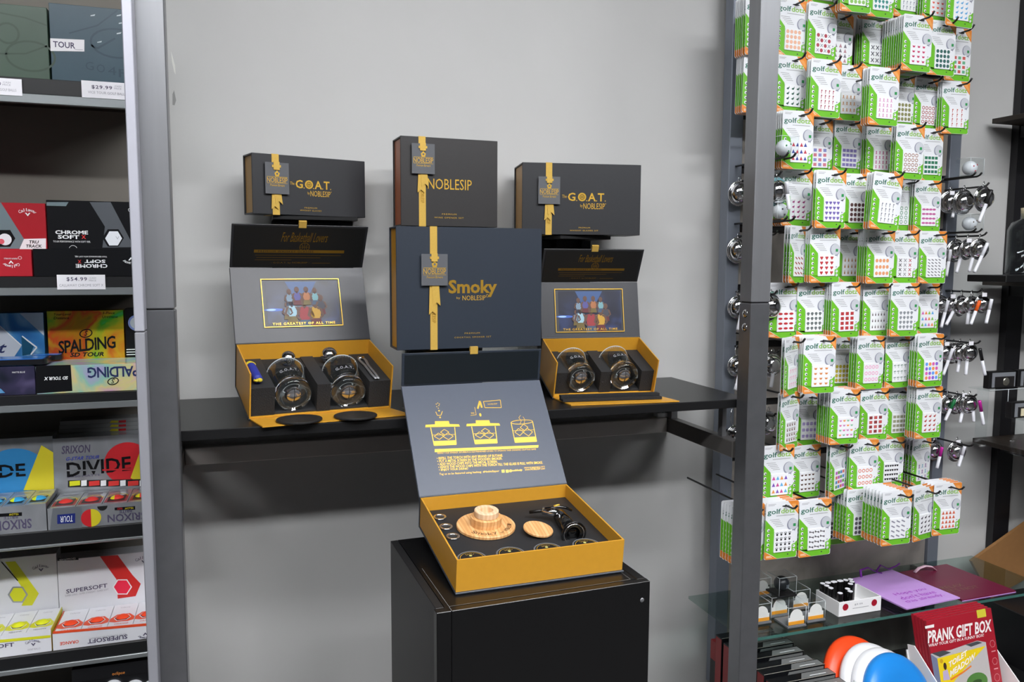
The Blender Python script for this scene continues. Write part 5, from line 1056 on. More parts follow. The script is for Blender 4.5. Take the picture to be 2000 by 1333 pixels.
# ---- chrome ball markers on prongs, boxed golf balls on double prongs
PEN = mat('pen_cap_white', '#e3e4ea', .35)
def chrome_marker(label, c, face, r, pen=None, pen_end=None, tagc=None, rimm=CHROME, hz=None):
    t = thing('chrome_ball_marker', label, 'ball marker', c, 'chrome domes hanging on prongs')
    r *= 1.34
    T = Matrix.Translation(c) @ Vector(face).normalized().to_track_quat('Z', 'Y').to_matrix().to_4x4()
    MB(T).lathe([(1e-5, r * .86)] + [(r * .96 * math.sin(math.radians(a)), r * .86 * math.cos(math.radians(a))) for a in range(12, 91, 13)], CHROME, 28).build('dome', t)
    MB(T).lathe([(r * .95, .0), (r * 1.16, -.001), (r * 1.18, -.003), (r * 1.05, -.005), (r * .92, -.004)], rimm, 28, close=True).build('rim', t)
    MB(T).lathe([(1e-5, -.004), (r * .93, -.0035)], mat('inner_grey', '#77736c', .4, .6), 24).build('back_plate', t)
    top = c + Vector((0, 0, r * 1.12)); hz = hz if hz is not None else top.z + .014
    hh = max(.008, (hz - top.z) / 2 + .004)
    MB(Matrix.Translation((top.x, top.y, top.z + hh - .003)) @ Matrix.Rotation(math.pi / 2, 4, 'X') @ Matrix.Rotation(.5, 4, 'Y')).torus((0, 0, 0), hh, .0011, CHROME, seg=20, k=6).build('key_ring', t)
    if pen_end is not None:
        e = Vector(pen_end); top = top + Vector((0, -.034, 0)); d = e - top; m0 = top + d * .14; m1 = top + d * .52
        MB().tube([m0, m0 + (m1 - m0) * .15, m1], .0052, pen or PEN, 12).build('pen_barrel', t)
        MB().tube([m1, m1 + (e - m1) * .9, e], .0050, PEN, 12).build('pen_cap', t)
    if tagc: MB().box((tagc.x - .009, tagc.y - .0006, tagc.z - .006), (tagc.x + .009, tagc.y + .0006, tagc.z + .006), mat('tag_white')).build('price_sticker', t)
    return t
def prong(px0, py0, px1, up=.010, double=False, zoff=0):
    """straight prong leaving the panel at (px0,py0); its tip appears at px1"""
    b = pY(px0, py0, PY - .001); ye = b.x / (pY(px1, py0, 1.0).x)
    for dx in ((-.012, .012) if double else (0,)): peg(b.x + dx, b.z + zoff, ye, up, .003)
    return b.x, b.z + zoff, ye
def on(X, Z, px, py=None):
    y = X / pY(px, 600, 1.0).x; return y
MAG = mat('pen_magenta', '#c4259c', .4); ORG = mat('pen_orange', '#f0641e', .4); BLP = mat('pen_black', '#1c1c1e', .4); GRP_ = mat('pen_green', '#1f7a45', .4)
TEALR = mat('rim_teal', '#5f8a90', .4); DARKR = mat('rim_dark', '#3a3c3e', .4)
rights = [  # prong base px, tip px, domes (px, py, r), pens
 ((1846, 372), 1931, [(1856, 395, .024, BLP, (1860, 425)), (1882, 395, .0255, None, None), (1920, 388, .0255, BLP, (1912, 434))]),
 ((1846, 463), 1927, [(1840, 500, .022, None, (1848, 540)), (1867, 490, .0235, None, (1868, 533)), (1889, 488, .021, MAG, (1893, 531)), (1913, 487, .021, None, (1903, 532))]),
 ((1842, 568), 1918, [(1836, 597, .021, None, (1838, 640)), (1858, 597, .019, None, (1848, 635)), (1877, 598, .022, None, (1889, 634)), (1897, 596, .018, ORG, (1896, 634)), (1919, 594, .019, None, (1926, 632))]),
 ((1840, 664), 1915, [(1846, 690, .021, None, (1842, 733)), (1861, 691, .022, None, (1870, 728)), (1874, 690, .022, None, (1886, 733)), (1893, 689, .020, BLP, (1924, 733))]),
 ((1838, 764), 1908, [(1850, 790, .021, GRP_, (1846, 822)), (1868, 791, .021, None, (1875, 826)), (1880, 790, .021, None, (1902, 824)), (1893, 790, .020, MAG, (1921, 830))]),
 ((1826, 855), 1902, [(1824, 881, .021, MAG, (1830, 915)), (1868, 882, .023, None, (1872, 912))])]
ordn = ('first', 'second', 'third', 'fourth', 'fifth'); rown = ('top', 'second', 'third', 'fourth', 'fifth', 'lowest')
for j, ((bx_, by_), tipx, ds) in enumerate(rights):
    X, Z, ye = prong(bx_, by_, tipx)
    for i, (px, py, r, pn, pe) in enumerate(ds):
        y = min(PY - .03, max(ye + .012, on(X, Z, px))); c = pY(px, py, y); e = pY(pe[0], pe[1], y - .034) if pe else None
        tg = pY(px + 4, py - 18, y - .03) if (i + j) % 3 == 0 else None
        chrome_marker('chrome dome marker on the %s right hand prong, %s from the panel' % (rown[j], ordn[i]), c, (.15 * ((i % 3) - 1), -1, -.05), r, pn, e, tg, hz=Z)
lefts = [((1435, 356), 1520, [(1444, 378, .0235, None, None, CHROME), (1518, 375, .0245, PEN, (1541, 410), TEALR)]),
 ((1436, 462), 1512, [(1442, 489, .025, None, None, CHROME)]), ((1434, 570), 1512, [(1441, 600, .022, None, (1441, 645), CHROME), (1504, 600, .0245, None, None, DARKR)]),
 ((1432, 676), 1516, [(1440, 715, .0215, None, (1436, 762), CHROME), (1498, 715, .022, None, (1506, 757), CHROME), (1508, 714, .022, None, None, CHROME)]), ((1428, 790), 1510, [(1500, 827, .022, None, None, CHROME), (1436, 850, .02, None, None, CHROME)])]
for j, ((bx_, by_), tipx, ds) in enumerate(lefts):
    X, Z, ye = prong(bx_, by_, tipx + 6)
    for i, (px, py, r, pn, pe, rm) in enumerate(ds):
        y = min(PY - .03, max(ye + .012, on(X, Z, px))); c = pY(px, py, y); e = pY(pe[0], pe[1], y - .034) if pe else None
        chrome_marker('chrome dome marker beside the right steel post, %s prong, %s from the panel' % (rown[j], ordn[i]), c, (.1, -1, -.05), r, pn, e, None, rm, hz=Z)
ACR2 = mat_thin('clear_acrylic_edge', '#fbfdfd')
def clear_case(t, c, s, h, parts=True, e=.0016):
    """open-bottomed clear cube: five sheets, c is the centre of the base"""
    m = MB(); x, y, z = c
    q = [(x - s, y - s), (x + s, y - s), (x + s, y + s), (x - s, y + s)]
    m.add([(a, b, z) for a, b in q] + [(a, b, z + h) for a, b in q], [(0, 1, 5, 4), (1, 2, 6, 5), (2, 3, 7, 6), (3, 0, 4, 7), (4, 5, 6, 7)], ACR2)
    m.build('clear_cover', t)
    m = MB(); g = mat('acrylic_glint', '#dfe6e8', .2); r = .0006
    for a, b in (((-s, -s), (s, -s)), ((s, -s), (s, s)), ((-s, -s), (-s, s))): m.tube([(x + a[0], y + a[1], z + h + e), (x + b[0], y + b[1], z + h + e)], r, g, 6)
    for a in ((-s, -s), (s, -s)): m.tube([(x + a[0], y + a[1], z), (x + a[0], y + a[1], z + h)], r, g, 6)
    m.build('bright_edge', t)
for (bx_, by_, tipx, cx, cyb, lab, dots) in ((1838, 352, 1911, 1879, 356, 'boxed golf ball with red marks on the upper right double prong', 'c03a48'), (1838, 456, 1912, 1884, 459, 'boxed golf ball with a drawn face on the lower right double prong', '5a4a3a'), (1440, 326, 1546, 1519, 331, 'boxed golf ball with green and red marks beside the right post', '2f8a50'), (1438, 438, 1545, 1516, 443, 'boxed golf ball with a doodle beside the right post', '4a4a55')):
    X, Z, ye = prong(bx_, by_, tipx, double=True); y = max(ye + .034, min(PY - .04, on(X, Z, cx)))
    t = thing('boxed_golf_ball', lab, 'golf ball', (X, y, Z + .004), 'golf balls in clear boxes on prongs'); c = (X, y, Z + .0035)
    clear_case(t, c, .027, .050); MB().sphere((X, y, Z + .0035 + .0235), .0213, BALLW, 28, 16).build('golf_ball', t)
    m = MB()
    for q in ((-.006, .004), (.009, .008), (.002, -.010)): 
        d = Vector((q[0], -1.0 * math.sqrt(.0216 ** 2 - q[0] ** 2 - q[1] ** 2), q[1])); m.sphere(Vector((X, y, Z + .027)) + d, .0026, cm(dots), 8, 6, sc=(1, .3, 1))
    m.build('ball_marks', t)
    MB().box((X - .026, y - .026, Z + .0036), (X + .026, y + .026, Z + .0044), ACR2).build('base_plate', t)

# ------------------------------------------------------------------ glass shelf and what stands on it
GY0, GY1 = 1.765, 2.062; GZ = pY(1480, 1247, GY0).z
gx0, gx1 = pY(1378, 1189, GY0 * 1.115).x, 2.36
GLS = mat_thin('shelf_glass', '#dfe9e6')
gs = thing('glass_shelf', 'clear glass shelf with green edge under the accessory panel', 'shelf', ((gx0 + gx1) / 2, 1.94, GZ))
MB().box((gx0, GY0 + .001, GZ - .008), (gx1, GY1, GZ), GLS).build('pane', gs)
MB().box((gx0, GY0, GZ - .008), (gx1, GY0 + .0008, GZ), mat('glass_edge', '#3f6a62', .15)).build('polished_edge', gs)
for px in (1560, 1850):
    xb_ = pY(px, 1230, 1.92).x; MB().prism([(GY0 + .02, GZ - .009), (PY - .004, GZ - .009), (PY - .004, GZ - .045), (GY0 + .025, GZ - .018)], xb_ - .006, xb_ + .006, BLACK, 'x').build('bracket', gs)
ORS = mat('orange_strip', '#f0a02a', .45); INS = mat('insert_white', '#eceae6', .5)
def display_cube(label, px, py, z=GZ, black=False, s=.0285, h=.050):
    f = pZ(px, py, z); c = Vector((f.x, f.y + s + .002, z + .0006))
    t = thing('display_cube', label, 'display case', c, 'clear golf ball display cubes')
    MB().box((c.x - s - .002, c.y - s - .002, z + .0006), (c.x + s + .002, c.y + s + .002, z + .006), BLACK if black else mat('cube_base', '#6a6c70', .3), .0008).build('base', t)
    clear_case(t, (c.x, c.y, z + .0064), s, h)
    if black:
        MB().sphere((c.x, c.y, z + .0064 + .0235), .0215, mat('black_ball', '#22262b', .35), 28, 16).build('golf_ball', t)
        m = MB()
        for i in range(9):
            u, v = (i % 3 - 1) * .004 + .006, (i // 3 - 1) * .004 - .003; d = Vector((u, -math.sqrt(.0217 ** 2 - u * u - v * v), v)); m.sphere(Vector((c.x, c.y, z + .030)) + d, .0014, mat('ball_print', '#9aa6b0', .5), 6, 5, sc=(1, .4, 1))
        m.build('ball_print', t)
    else:
        zz = z + .0068; y = c.y - s + .0028
        pts = [(c.x - s + .003, zz), (c.x + s - .003, zz), (c.x + s - .003, zz + .022)] + [(c.x + .021 * math.cos(math.radians(a)), zz + .022 + .022 * math.sin(math.radians(a))) for a in range(0, 181, 15)] + [(c.x - s + .003, zz + .022)]
        MB().prism(pts, y, y + .001, INS).build('arched_insert', t); MB().box((c.x - s + .003, y - .0008, zz + .001), (c.x + s - .003, y - .0002, zz + .0105), ORS).build('orange_strip', t)
    return t
display_cube('clear cube nearest the front glass edge', 1557, 1227)
display_cube('clear cube at the front, next to the white tray', 1595, 1216)
display_cube('clear cube partly behind the right steel post', 1489, 1221)
display_cube('clear cube behind the front ones, carrying the black ball cube', 1524, 1206)
display_cube('clear cube at the back against the panel', 1490, 1168)
display_cube('clear cube beside the back of the white tray', 1566, 1192)
display_cube('clear cube with a black golf ball, on top of the others', 1539, 1168, GZ + .0592, True)
# white tray with black tubes
f0 = pZ(1640, 1208, GZ); f1 = pZ(1718, 1192, GZ); b0 = pZ(1588, 1152, GZ + .045)
tx0, tx1, ty0 = f0.x, f1.x, (f0.y + f1.y) / 2; ty1 = min(b0.y, GY1 - .004); e = .003; TH = .043
t = thing('tray_of_tubes', 'white open tray with two red dots on the glass shelf', 'tray', ((tx0 + tx1) / 2, ty0, GZ)); TW = mat('tray_white', '#f0f0f0', .35)
MB().box((tx0, ty0, GZ + .0006), (tx1, ty0 + e, GZ + TH), TW, .0006).build('front_wall', t)
for xx in (tx0, tx1 - e): MB().box((xx, ty0 + e, GZ + .0006), (xx + e, ty1, GZ + TH), TW).build('side_wall', t)
MB().box((tx0 + e, ty1 - e, GZ + .0006), (tx1 - e, ty1, GZ + TH), TW).build('back_wall', t); MB().box((tx0 + e, ty0 + e, GZ + .0006), (tx1 - e, ty1 - e, GZ + .003), TW).build('bottom', t)
p = PxPrint(ty0); q = mat('dot_red', '#a3162c', .4); W_ = tx1 - tx0
p.disc(tx0 + .15 * W_, GZ + .027, .010, q); p.disc(tx0 + .83 * W_, GZ + .027, .010, q); p.text('$9.99', tx0 + .36 * W_, GZ + .027, tx0 + .55 * W_, GZ + .033, cGY); p.rect(tx0 + .32 * W_, GZ + .019, tx0 + .70 * W_, GZ + .0205, cGY); p.build('printed_front', t)
tops = [(905, 372), (1035, 355), (1142, 332), (1238, 318), (1322, 300), (965, 412), (1035, 388), (1147, 375), (1257, 357), (1365, 337), (1470, 357), (1470, 397), (1108, 445), (1425, 472), (1465, 510), (1308, 542)]
placed = []
ORD16 = 'first second third fourth fifth sixth seventh eighth ninth tenth eleventh twelfth thirteenth fourteenth fifteenth sixteenth'.split()
for i, (u, v) in enumerate(tops):
    c = pZ(1470 + u / 7.692, 1090 + v / 7.692, GZ + .064); c.x = min(tx1 - .012, max(tx0 + .012, c.x)); c.y = min(ty1 - .012, max(ty0 + .012, c.y))
    for _ in range(30):
        for qv in placed:
            d = Vector((c.x - qv.x, c.y - qv.y)); 
            if d.length < .0172: d = d.normalized() * .0173 if d.length > 1e-6 else Vector((.0173, 0)); c.x, c.y = qv.x + d.x, qv.y + d.y
        c.x = min(tx1 - .012, max(tx0 + .012, c.x)); c.y = min(ty1 - .012, max(ty0 + .012, c.y))
    placed.append(c.copy()); t = thing('stamp_tube', 'black tube with white end in the white tray, %s counting from the left' % ORD16[sorted(range(len(tops)), key=lambda q_: tops[q_][0] + .01 * q_).index(i)], 'tube', (c.x, c.y, GZ + .003), 'black tubes in the white tray')
    Tm = Matrix.Translation((c.x, c.y, GZ + .0033)); MB(Tm).lathe([(1e-5, 0), (.0083, 0), (.0085, .001), (.0085, .060), (.0080, .0612), (1e-5, .0612)], GLOSSB, 18).build('barrel', t)
    MB(Tm).lathe([(1e-5, .0614), (.0072, .0614), (.0070, .0625), (1e-5, .0627)], mat('cap_white', '#e8e8ee', .4), 16, smooth=False).build('end_label', t)
# gift bags
LIL = mat('bag_lilac', '#c79be0', .45); PURP = mat('bag_purple', '#8a2fb0', .4); MAR = mat('bag_maroon', '#6d1f3a', .3)
quad = [(1655, 1133), (1743, 1113), (1875, 1167), (1770, 1189)]
for k in range(4):
    z = GZ + .0006 + .0042 * k; o_ = (-3 + 1.2 * k, .2 * k)
    q = [pZ(x + o_[0] * (1 if i in (0, 3) else .4), y + o_[1], z + .004) for i, (x, y) in enumerate(quad)]
    t = thing('gift_bag', 'lilac flat gift bag in the stack on the glass shelf, %s from the top' % ('fourth', 'third', 'second', 'first')[k], 'gift bag', q[3], 'lilac gift bags')
    MB().prism([(v.x, v.y) for v in q], z, z + .0038, LIL, 'z').build('bag_body', t)
    if k == 3:
        u = (q[2] - q[3]); v = (q[0] - q[3]); p = Print(q[3], u, v - u * (v.dot(u) / u.dot(u)), .0003); Lu = u.length; Lv = v.length; tm = mat('bag_text', '#b048c8', .4)
        for i, s_ in enumerate(('Hope you', "don't have", 'this already.')): p.text(s_, (.22 - .03 * i) * Lu, (.33 - .115 * i) * Lv, (.80 + .03 * i) * Lu, (.42 - .115 * i) * Lv, tm, 1)
        p.build('lettering', t)
        def hnd(pts, m_, r, nm): 
            MB().tube(pts, r, m_, 8, flat=.45).build(nm, t)
        A, B = pZ(1682, 1128, GZ + .018), pZ(1716, 1121, GZ + .018)
        hnd([A, A + Vector((.005, .01, .018)), (A + B) / 2 + Vector((0, .01, .022)), B + Vector((-.01, .008, .006)), B + Vector((.012, .0, .0))], PURP, .004, 'ribbon_handle')
        hnd([B + Vector((0, .012, 0)), B + Vector((.02, .015, .020)), B + Vector((.05, .012, .004)), B + Vector((.08, .01, .012)), B + Vector((.09, .008, .020))], PURP, .0035, 'ribbon_handle')
quad = [(1750, 1119), (1843, 1103), (1978, 1155), (1873, 1173)]
z = GZ + .0006; q = [pZ(x, y, z + .006) for x, y in quad]
t = thing('gift_bag', 'maroon flat gift bag with gold lettering beside the lilac bags', 'gift bag', q[3])
c_ = sum(q, Vector()) / 4; q = [c_ + (v - c_) * 1.0 for v in q]; dx_ = .012
MB().prism([(v.x + dx_, v.y) for v in q], z, z + .006, MAR, 'z').build('bag_body', t)
MB().prism([(v.x + dx_, v.y) for v in (q[3] + Vector((0, -.0012, 0)), q[2] + Vector((0, -.0012, 0)), q[2] + Vector((0, -.0002, 0)), q[3] + Vector((0, -.0002, 0)))], z, z + .002, LIL, 'z').build('pale_edge', t)
o3 = q[3] + Vector((dx_, 0, 0)); u = q[2] - q[3]; v = q[0] - q[3]; p = Print(o3, u, v - u * (v.dot(u) / u.dot(u)), .0003); Lu, Lv = u.length, v.length; tm = mat('bag_gold_text', '#8a6f5a', .4, .3)
for i, s_ in enumerate(('RELAX', "IT'S NOT")): p.text(s_, .05 * Lu, (.33 - .11 * i) * Lv, (.45 + .16 * i) * Lu, (.41 - .11 * i) * Lv, tm, 1)
p.build('lettering', t)
A, B = pZ(1786, 1119, GZ + .008), pZ(1827, 1114, GZ + .008)
MB().tube([A, A * .8 + B * .2 + Vector((0, 0, .013)), (A + B) / 2 + Vector((0, 0, .018)), A * .2 + B * .8 + Vector((0, 0, .013)), B], .0065, mat('handle_pink', '#e8c3d3', .5), 10, flat=.35).build('ribbon_handle', t)

# ------------------------------------------------------------------ lower goods
LZ = CZ - 1.36
MB().box((gx0, 1.45, LZ - .02), (gx1 + .1, 2.04, LZ), BLKLAM).build('lower_shelf', None, 'black lower shelf below the glass shelf, under the picture edge', 'shelf')
rb = mat('gift_red', '#8f2226', .35); sv = mat('gift_silver', '#8d8f8e', .3, .4)
bz = pY(1600, 1290, 1.78).z
for k in range(8):
    y0 = 1.66 + .040 * k; xl = pY(1512, 1312, 1.70).x; xr = pY(1640, 1308, 1.69).x - .003 * k; zt = bz + .004 * (k % 3) - .003 + .0025 * k
    t = thing('boxed_gadget', 'thin black and silver box in the row below the glass shelf, %s from the front' % ('first', 'second', 'third', 'fourth', 'fifth', 'sixth', 'seventh', 'last')[k], 'box', ((xl + xr) / 2, y0, LZ), 'row of thin black boxes')
    MB().box((xl, y0, LZ + .0006), (xr, y0 + .032, zt), BLKB, .0006).build('carton', t)
    p = Print((xl, y0, zt), (1, 0, 0), (0, 1, 0), .0003); W_ = xr - xl
    p.poly([(.45 * W_, .003), (.985 * W_, .003), (.985 * W_, .028), (.55 * W_, .028)], sv); p.rect(.62 * W_, .010, .88 * W_, .0125, WHITE, 1); p.rect(0, 0, W_, .0014, mat('edge_pale', '#b9b2a6', .4), 1); p.build('printed_top', t)
    MB().box((xl - .0006, y0 + .002, LZ + .01), (xl - .0001, y0 + .030, zt - .004), rb).build('red_end', t)
    p = PxPrint(y0); p.poly([(xl + .4 * W_, zt - .004), (xr - .004, zt - .004), (xr - .004, zt - .05), (xl + .3 * W_, zt - .05)], sv); p.rect(xr - .04, zt - .026, xr - .01, zt - .022, WHITE, 1); p.build('printed_front', t)
t = thing('boxed_gadget', 'red and black upright box left of the right steel post near the floor', 'box', (1.37, 2.02, LZ), 'row of thin black boxes')
A = pY(1402, 1290, 2.0); B = pY(1470, 1290, 2.0); zt = pY(1405, 1260, 2.0).z; zm = pY(1405, 1297, 2.0).z
MB().box((A.x, 2.0, LZ + .0006), (B.x, 2.04, zm), BLKB).build('lower_carton', t); MB().box((A.x, 2.0, zm + .0005), (B.x, 2.04, zt), rb).build('red_carton', t)
p = PxPrint(2.0); [p.pp([(1403, y_), (1413, y_), (1413, y_ - 5), (1403, y_ - 5)], WHITE, 1) for y_ in (1308, 1316, 1324)]; p.build('lettering', t)
# flying discs
def disc(label, c, face, m, print_=False):
    T = Matrix.Translation(c) @ Vector(face).normalized().to_track_quat('Z', 'Y').to_matrix().to_4x4(); R0 = .125
    t = thing('flying_disc', label, 'flying disc', c, 'flying discs standing on edge')
    MB(T).lathe([(1e-5, .012), (R0 * .55, .0115), (R0 * .60, .0125), (R0 * .72, .0105), (R0 * .88, .007), (R0 * .97, -.001), (R0, -.012), (R0 * .99, -.020), (R0 * .95, -.021), (R0 * .94, -.012), (R0 * .86, .003), (R0 * .6, .007), (1e-5, .008)], m, 56).build('disc_body', t)
    if print_:
        R = T.to_3x3(); p = Print(T @ Vector((0, 0, .0120)), R @ Vector((1, 0, 0)), R @ Vector((0, 1, 0)), .0006); p.ring(0, 0, .035, .0015, WHITE, 0); p.ring(0, 0, .028, .001, WHITE, 0); p.build('printed_ring', t)
fc = (.20, -1, .55)
cb_ = pY(1764, 1372, 1.62)
for i, (dx, lab, m) in enumerate(((0, 'blue flying disc at the front of the row', mat('disc_blue', '#1f84d6', .3)), (1, 'white flying disc right behind the blue one', mat('disc_white', '#e3e3e6', .35)), (2, 'white flying disc between the white and the orange one', mat('disc_white')), (3, 'orange flying disc at the back of the row', mat('disc_orange', '#f04a1c', .35)))):
    disc(lab, cb_ + Vector((-.012, .030, .002)) * dx * (1.15 if dx == 3 else 1), fc, m, i == 0)
MB().prism([(pY(1640, 1333, 1.60).x, LZ), (pY(1662, 1333, 1.60).x + .02, LZ), (pY(1662, 1333, 1.60).x, pY(1662, 1330, 1.60).z), (pY(1640, 1333, 1.6).x, pY(1640, 1311, 1.60).z)], 1.55, 1.553, TW).build('carton_flap', None, 'white carton corner in front of the flying discs', 'carton')
# prank gift boxes in a white counter tray
class PlPrint(Print):
    def __init__(s, O, u, v, lift=.0004): super().__init__(O, u, v, lift)
    def c(s, px, py): q = hit(px, py, s.O, s.n) - s.O; return (q.dot(s.u), q.dot(s.v))
    def pp(s, pts, m, layer=0): return s.poly([s.c(*q) for q in pts], m, layer)
    def line(s, txt, x0, y0, x1, y1, hpx, m, layer=1, **k):
        A, B, C = s.c(x0, y0), s.c(x1, y1), s.c(x0, y0 - hpx); vs, fs, _ = glyphs(txt, 0, 1, k.get('bold', 0))
        s.mb.add([s.P(A[0] + (B[0] - A[0]) * gx + (C[0] - A[0]) * gy, A[1] + (B[1] - A[1]) * gx + (C[1] - A[1]) * gy, layer) for gx, gy in vs], fs, m)
PRR = mat('prank_red', '#a11d2c', .35)
O_ = pY(1836, 1333, 1.65); tl = math.radians(14); uu = Vector((1, .04, 0)).normalized(); vv = Vector((0, math.sin(tl), math.cos(tl))); vv = (vv - uu * vv.dot(uu)).normalized(); nn = uu.cross(vv)
pr = PlPrint(O_, uu, vv)
tlc, trc = pr.c(1799, 1214), pr.c(1932, 1191); wq = pr.c(1962, 1333)[0]
px0_, px1_ = (tlc[0] + 0) / 2, (trc[0] + wq) / 2; topv = (tlc[1] + trc[1]) / 2; botv = -.12
for k in range(5):
    Mx = Matrix((( uu.x, vv.x, nn.x, O_.x), (uu.y, vv.y, nn.y, O_.y), (uu.z, vv.z, nn.z, O_.z), (0, 0, 0, 1)))
    t = thing('prank_gift_box', 'red prank gift box in the white counter tray, %s from the front' % ('first', 'second', 'third', 'fourth', 'fifth')[k], 'box', Mx @ Vector(((px0_ + px1_) / 2, botv, 0)), 'red prank gift boxes')
    MB(Mx).box((px0_, botv, -.009 - .0105 * k), (px1_, topv + .003 * k, -.0105 * k - .0003 if k else 0), PRR, .0006).build('carton', t)
    if k == 0:
        wh = mat('prank_white', '#e9e3e0', .45)
        pr.line('PRANK GIFT BOX', 1812, 1258, 1936, 1234, 25, wh, bold=.03); pr.line('WRAP YOUR GIFT IN A FUNNY BOX!', 1813, 1265, 1921, 1244, 6, wh, bold=.01)
        pr.pp([(1806, 1224), (1824, 1220), (1824, 1226), (1807, 1229)], wh, 1)
        pr.pp([(1817, 1278), (1857, 1270), (1908, 1252), (1925, 1255), (1938, 1340), (1838, 1352)], mat('pic_grey', '#b9b4b2', .4), 1)
        pr.pp([(1830, 1287), (1925, 1262), (1890, 1300), (1852, 1345), (1839, 1345)], mat('pic_yellow', '#e6c81c', .4), 2); pr.pp([(1817, 1278), (1830, 1287), (1839, 1345), (1828, 1345)], mat('pic_slate', '#6e7690', .4), 2); pr.pp([(1819, 1277), (1842, 1271), (1857, 1275), (1835, 1284)], mat('pic_dark', '#45484c', .4), 3); pr.pp([(1885, 1260), (1908, 1253), (1918, 1256), (1896, 1264)], mat('pic_dark'), 3)
        pr.line('TOILET', 1852, 1306, 1888, 1281, 12, wh, 4, bold=.03); pr.line('MEADOW', 1855, 1324, 1904, 1287, 13, wh, 4, bold=.03)
        pr.pp([(1855, 1327), (1880, 1312), (1896, 1300), (1897, 1303), (1880, 1316), (1857, 1330)], mat('pic_orange', '#e07a2c', .4), 3)
        a, b = pr.c(1908, 1332); pr.disc(a, b, .040, mat('pic_green', '#4a7a34', .6), 3, 24, ry=.024); pr.disc(a, b, .018, mat('pic_green_dark', '#2c4c20', .6), 4, 16, ry=.006)
        a, b = pr.c(1845, 1302); pr.disc(a, b, .006, mat('pic_hair', '#3a241c', .5), 4, 10, ry=.010); pr.pp([(1841, 1312), (1850, 1308), (1855, 1328), (1842, 1330)], mat('pic_shirt', '#b7a8c8', .5), 3); a, b = pr.c(1838, 1292); pr.disc(a, b, .006, mat('pic_gold', '#c89a1c', .5), 4, 10)
        for y_ in (1258, 1292, 1324): a, b = pr.c(1938 + (y_ - 1258) * .14, y_); pr.ring(a, b, .010, .0012, mat('prank_pink', '#d98a90', .5), 1, 6 if y_ < 1300 else 16); pr.rect(a - .008, b - .022, a + .008, b - .019, mat('prank_pink'), 1)
        pr.build('printed_front', t)
        m = MB(Mx); a, b = pr.c(1912, 1188); m.box((px1_ - .058, topv - .020, .0002), (px1_ - .024, topv + .002, .0010), mat('sticker_yellow', '#cfc23a', .4)); m.build('yellow_sticker', t)
tx_ = (px0_ - .012, px1_ + .012); t = thing('counter_tray', 'white cardboard counter tray holding the red prank gift boxes', 'tray', Mx @ Vector(((px0_ + px1_) / 2, botv, 0)))
for xx in (tx_[0], tx_[1] - .003):
    q = [Mx @ Vector((xx, botv, .06)), Mx @ Vector((xx, botv, -.075)), Mx @ Vector((xx, topv - .075, -.075)), Mx @ Vector((xx, topv - .075, -.05)), Mx @ Vector((xx, botv + .075, .055))]
    MB().prism([(v.y, v.z) for v in q], q[0].x, q[0].x + .003, TW, 'x').build('side_panel', t)
MB(Mx).box((tx_[0] + .0035, botv, -.079), (tx_[1] - .0035, topv - .09, -.0755), TW).build('back_panel', t)
MB(Mx).box((tx_[0] + .0035, botv - .006, -.075), (tx_[1] - .0035, botv - .001, .058), TW).build('bottom_panel', t)

# ------------------------------------------------------------------ dark shelving at the right picture edge
DW = mat_ramp('dark_walnut', ['#2a231d', '#3a3028', '#241e19'], 6, 2, .45, 0, 'wave', (1, .2, 1)); DK = mat('dark_metal', '#19181b', .4)
ux = pY(1923, 553, 2.12).x
uz = [pY(1938, 231, 2.12).z, pY(1923, 548, 2.12).z, pY(1903, 857, 2.12).z]
t0 = thing('wall_shelving', 'dark walnut shelving with black bar at the right picture edge', 'shelving', (ux + .3, 2.1, .2))
for z in uz: MB().box((ux, 1.78, z - .016), (ux + .85, 2.13, z), DW, .001).build('shelf_board', t0)
b0, b1 = pY(1957, 700, 2.14).x, pY(1987, 700, 2.14).x
MB().box((b0, 2.131, .3), (b1, 2.158, 2.9), DK).build('upright_bar', t0); MB().box((b0 + .5, 2.131, .3), (b1 + .5, 2.158, 2.9), DK).build('upright_bar', t0)
for z in uz: MB().box((b0 + .005, 1.95, z - .055), (b1 - .005, 2.13, z - .0165), DK).build('bracket', t0)
# bottle with golf ball
yb = 1.92; c = pY(2006, 520, yb); zb = uz[1]
t = thing('glass_decanter', 'clear glass decanter with cork and golf ball stopper base on black stand', 'decanter', (c.x, yb, zb))
MB().box((pY(1926, 540, yb).x, yb - .07, zb + .0006), (c.x + .08, yb + .07, zb + .022), BLACK, .002).build('stand', t)
Tm = Matrix.Translation((c.x, yb, zb + .0226)); s_ = (pY(2006, 430, yb).z - zb) - .0226
MB(Tm).lathe([(1e-5, 0), (.055, 0), (.060, .006), (.060, s_ * .82), (.050, s_ * .95), (.026, s_ * 1.02), (.026, s_ * 1.12), (.024, s_ * 1.12), (.024, s_ * 1.02), (.048, s_ * .93), (.0575, s_ * .81), (.0575, .008), (1e-5, .006)], mat_thin('clear_bottle', '#f6f9f9'), 40).build('bottle', t)
MB(Tm).lathe([(1e-5, s_ * 1.03), (.0225, s_ * 1.03), (.026, s_ * 1.125), (.027, s_ * 1.22), (1e-5, s_ * 1.22)], mat('cork', '#cfc3a2', .7, noise=.2, scale=200), 24).build('cork', t)
MB(Tm).sphere((-.008, -.02, .0290), .0215, BALLW, 24, 14).build('golf_ball', t)
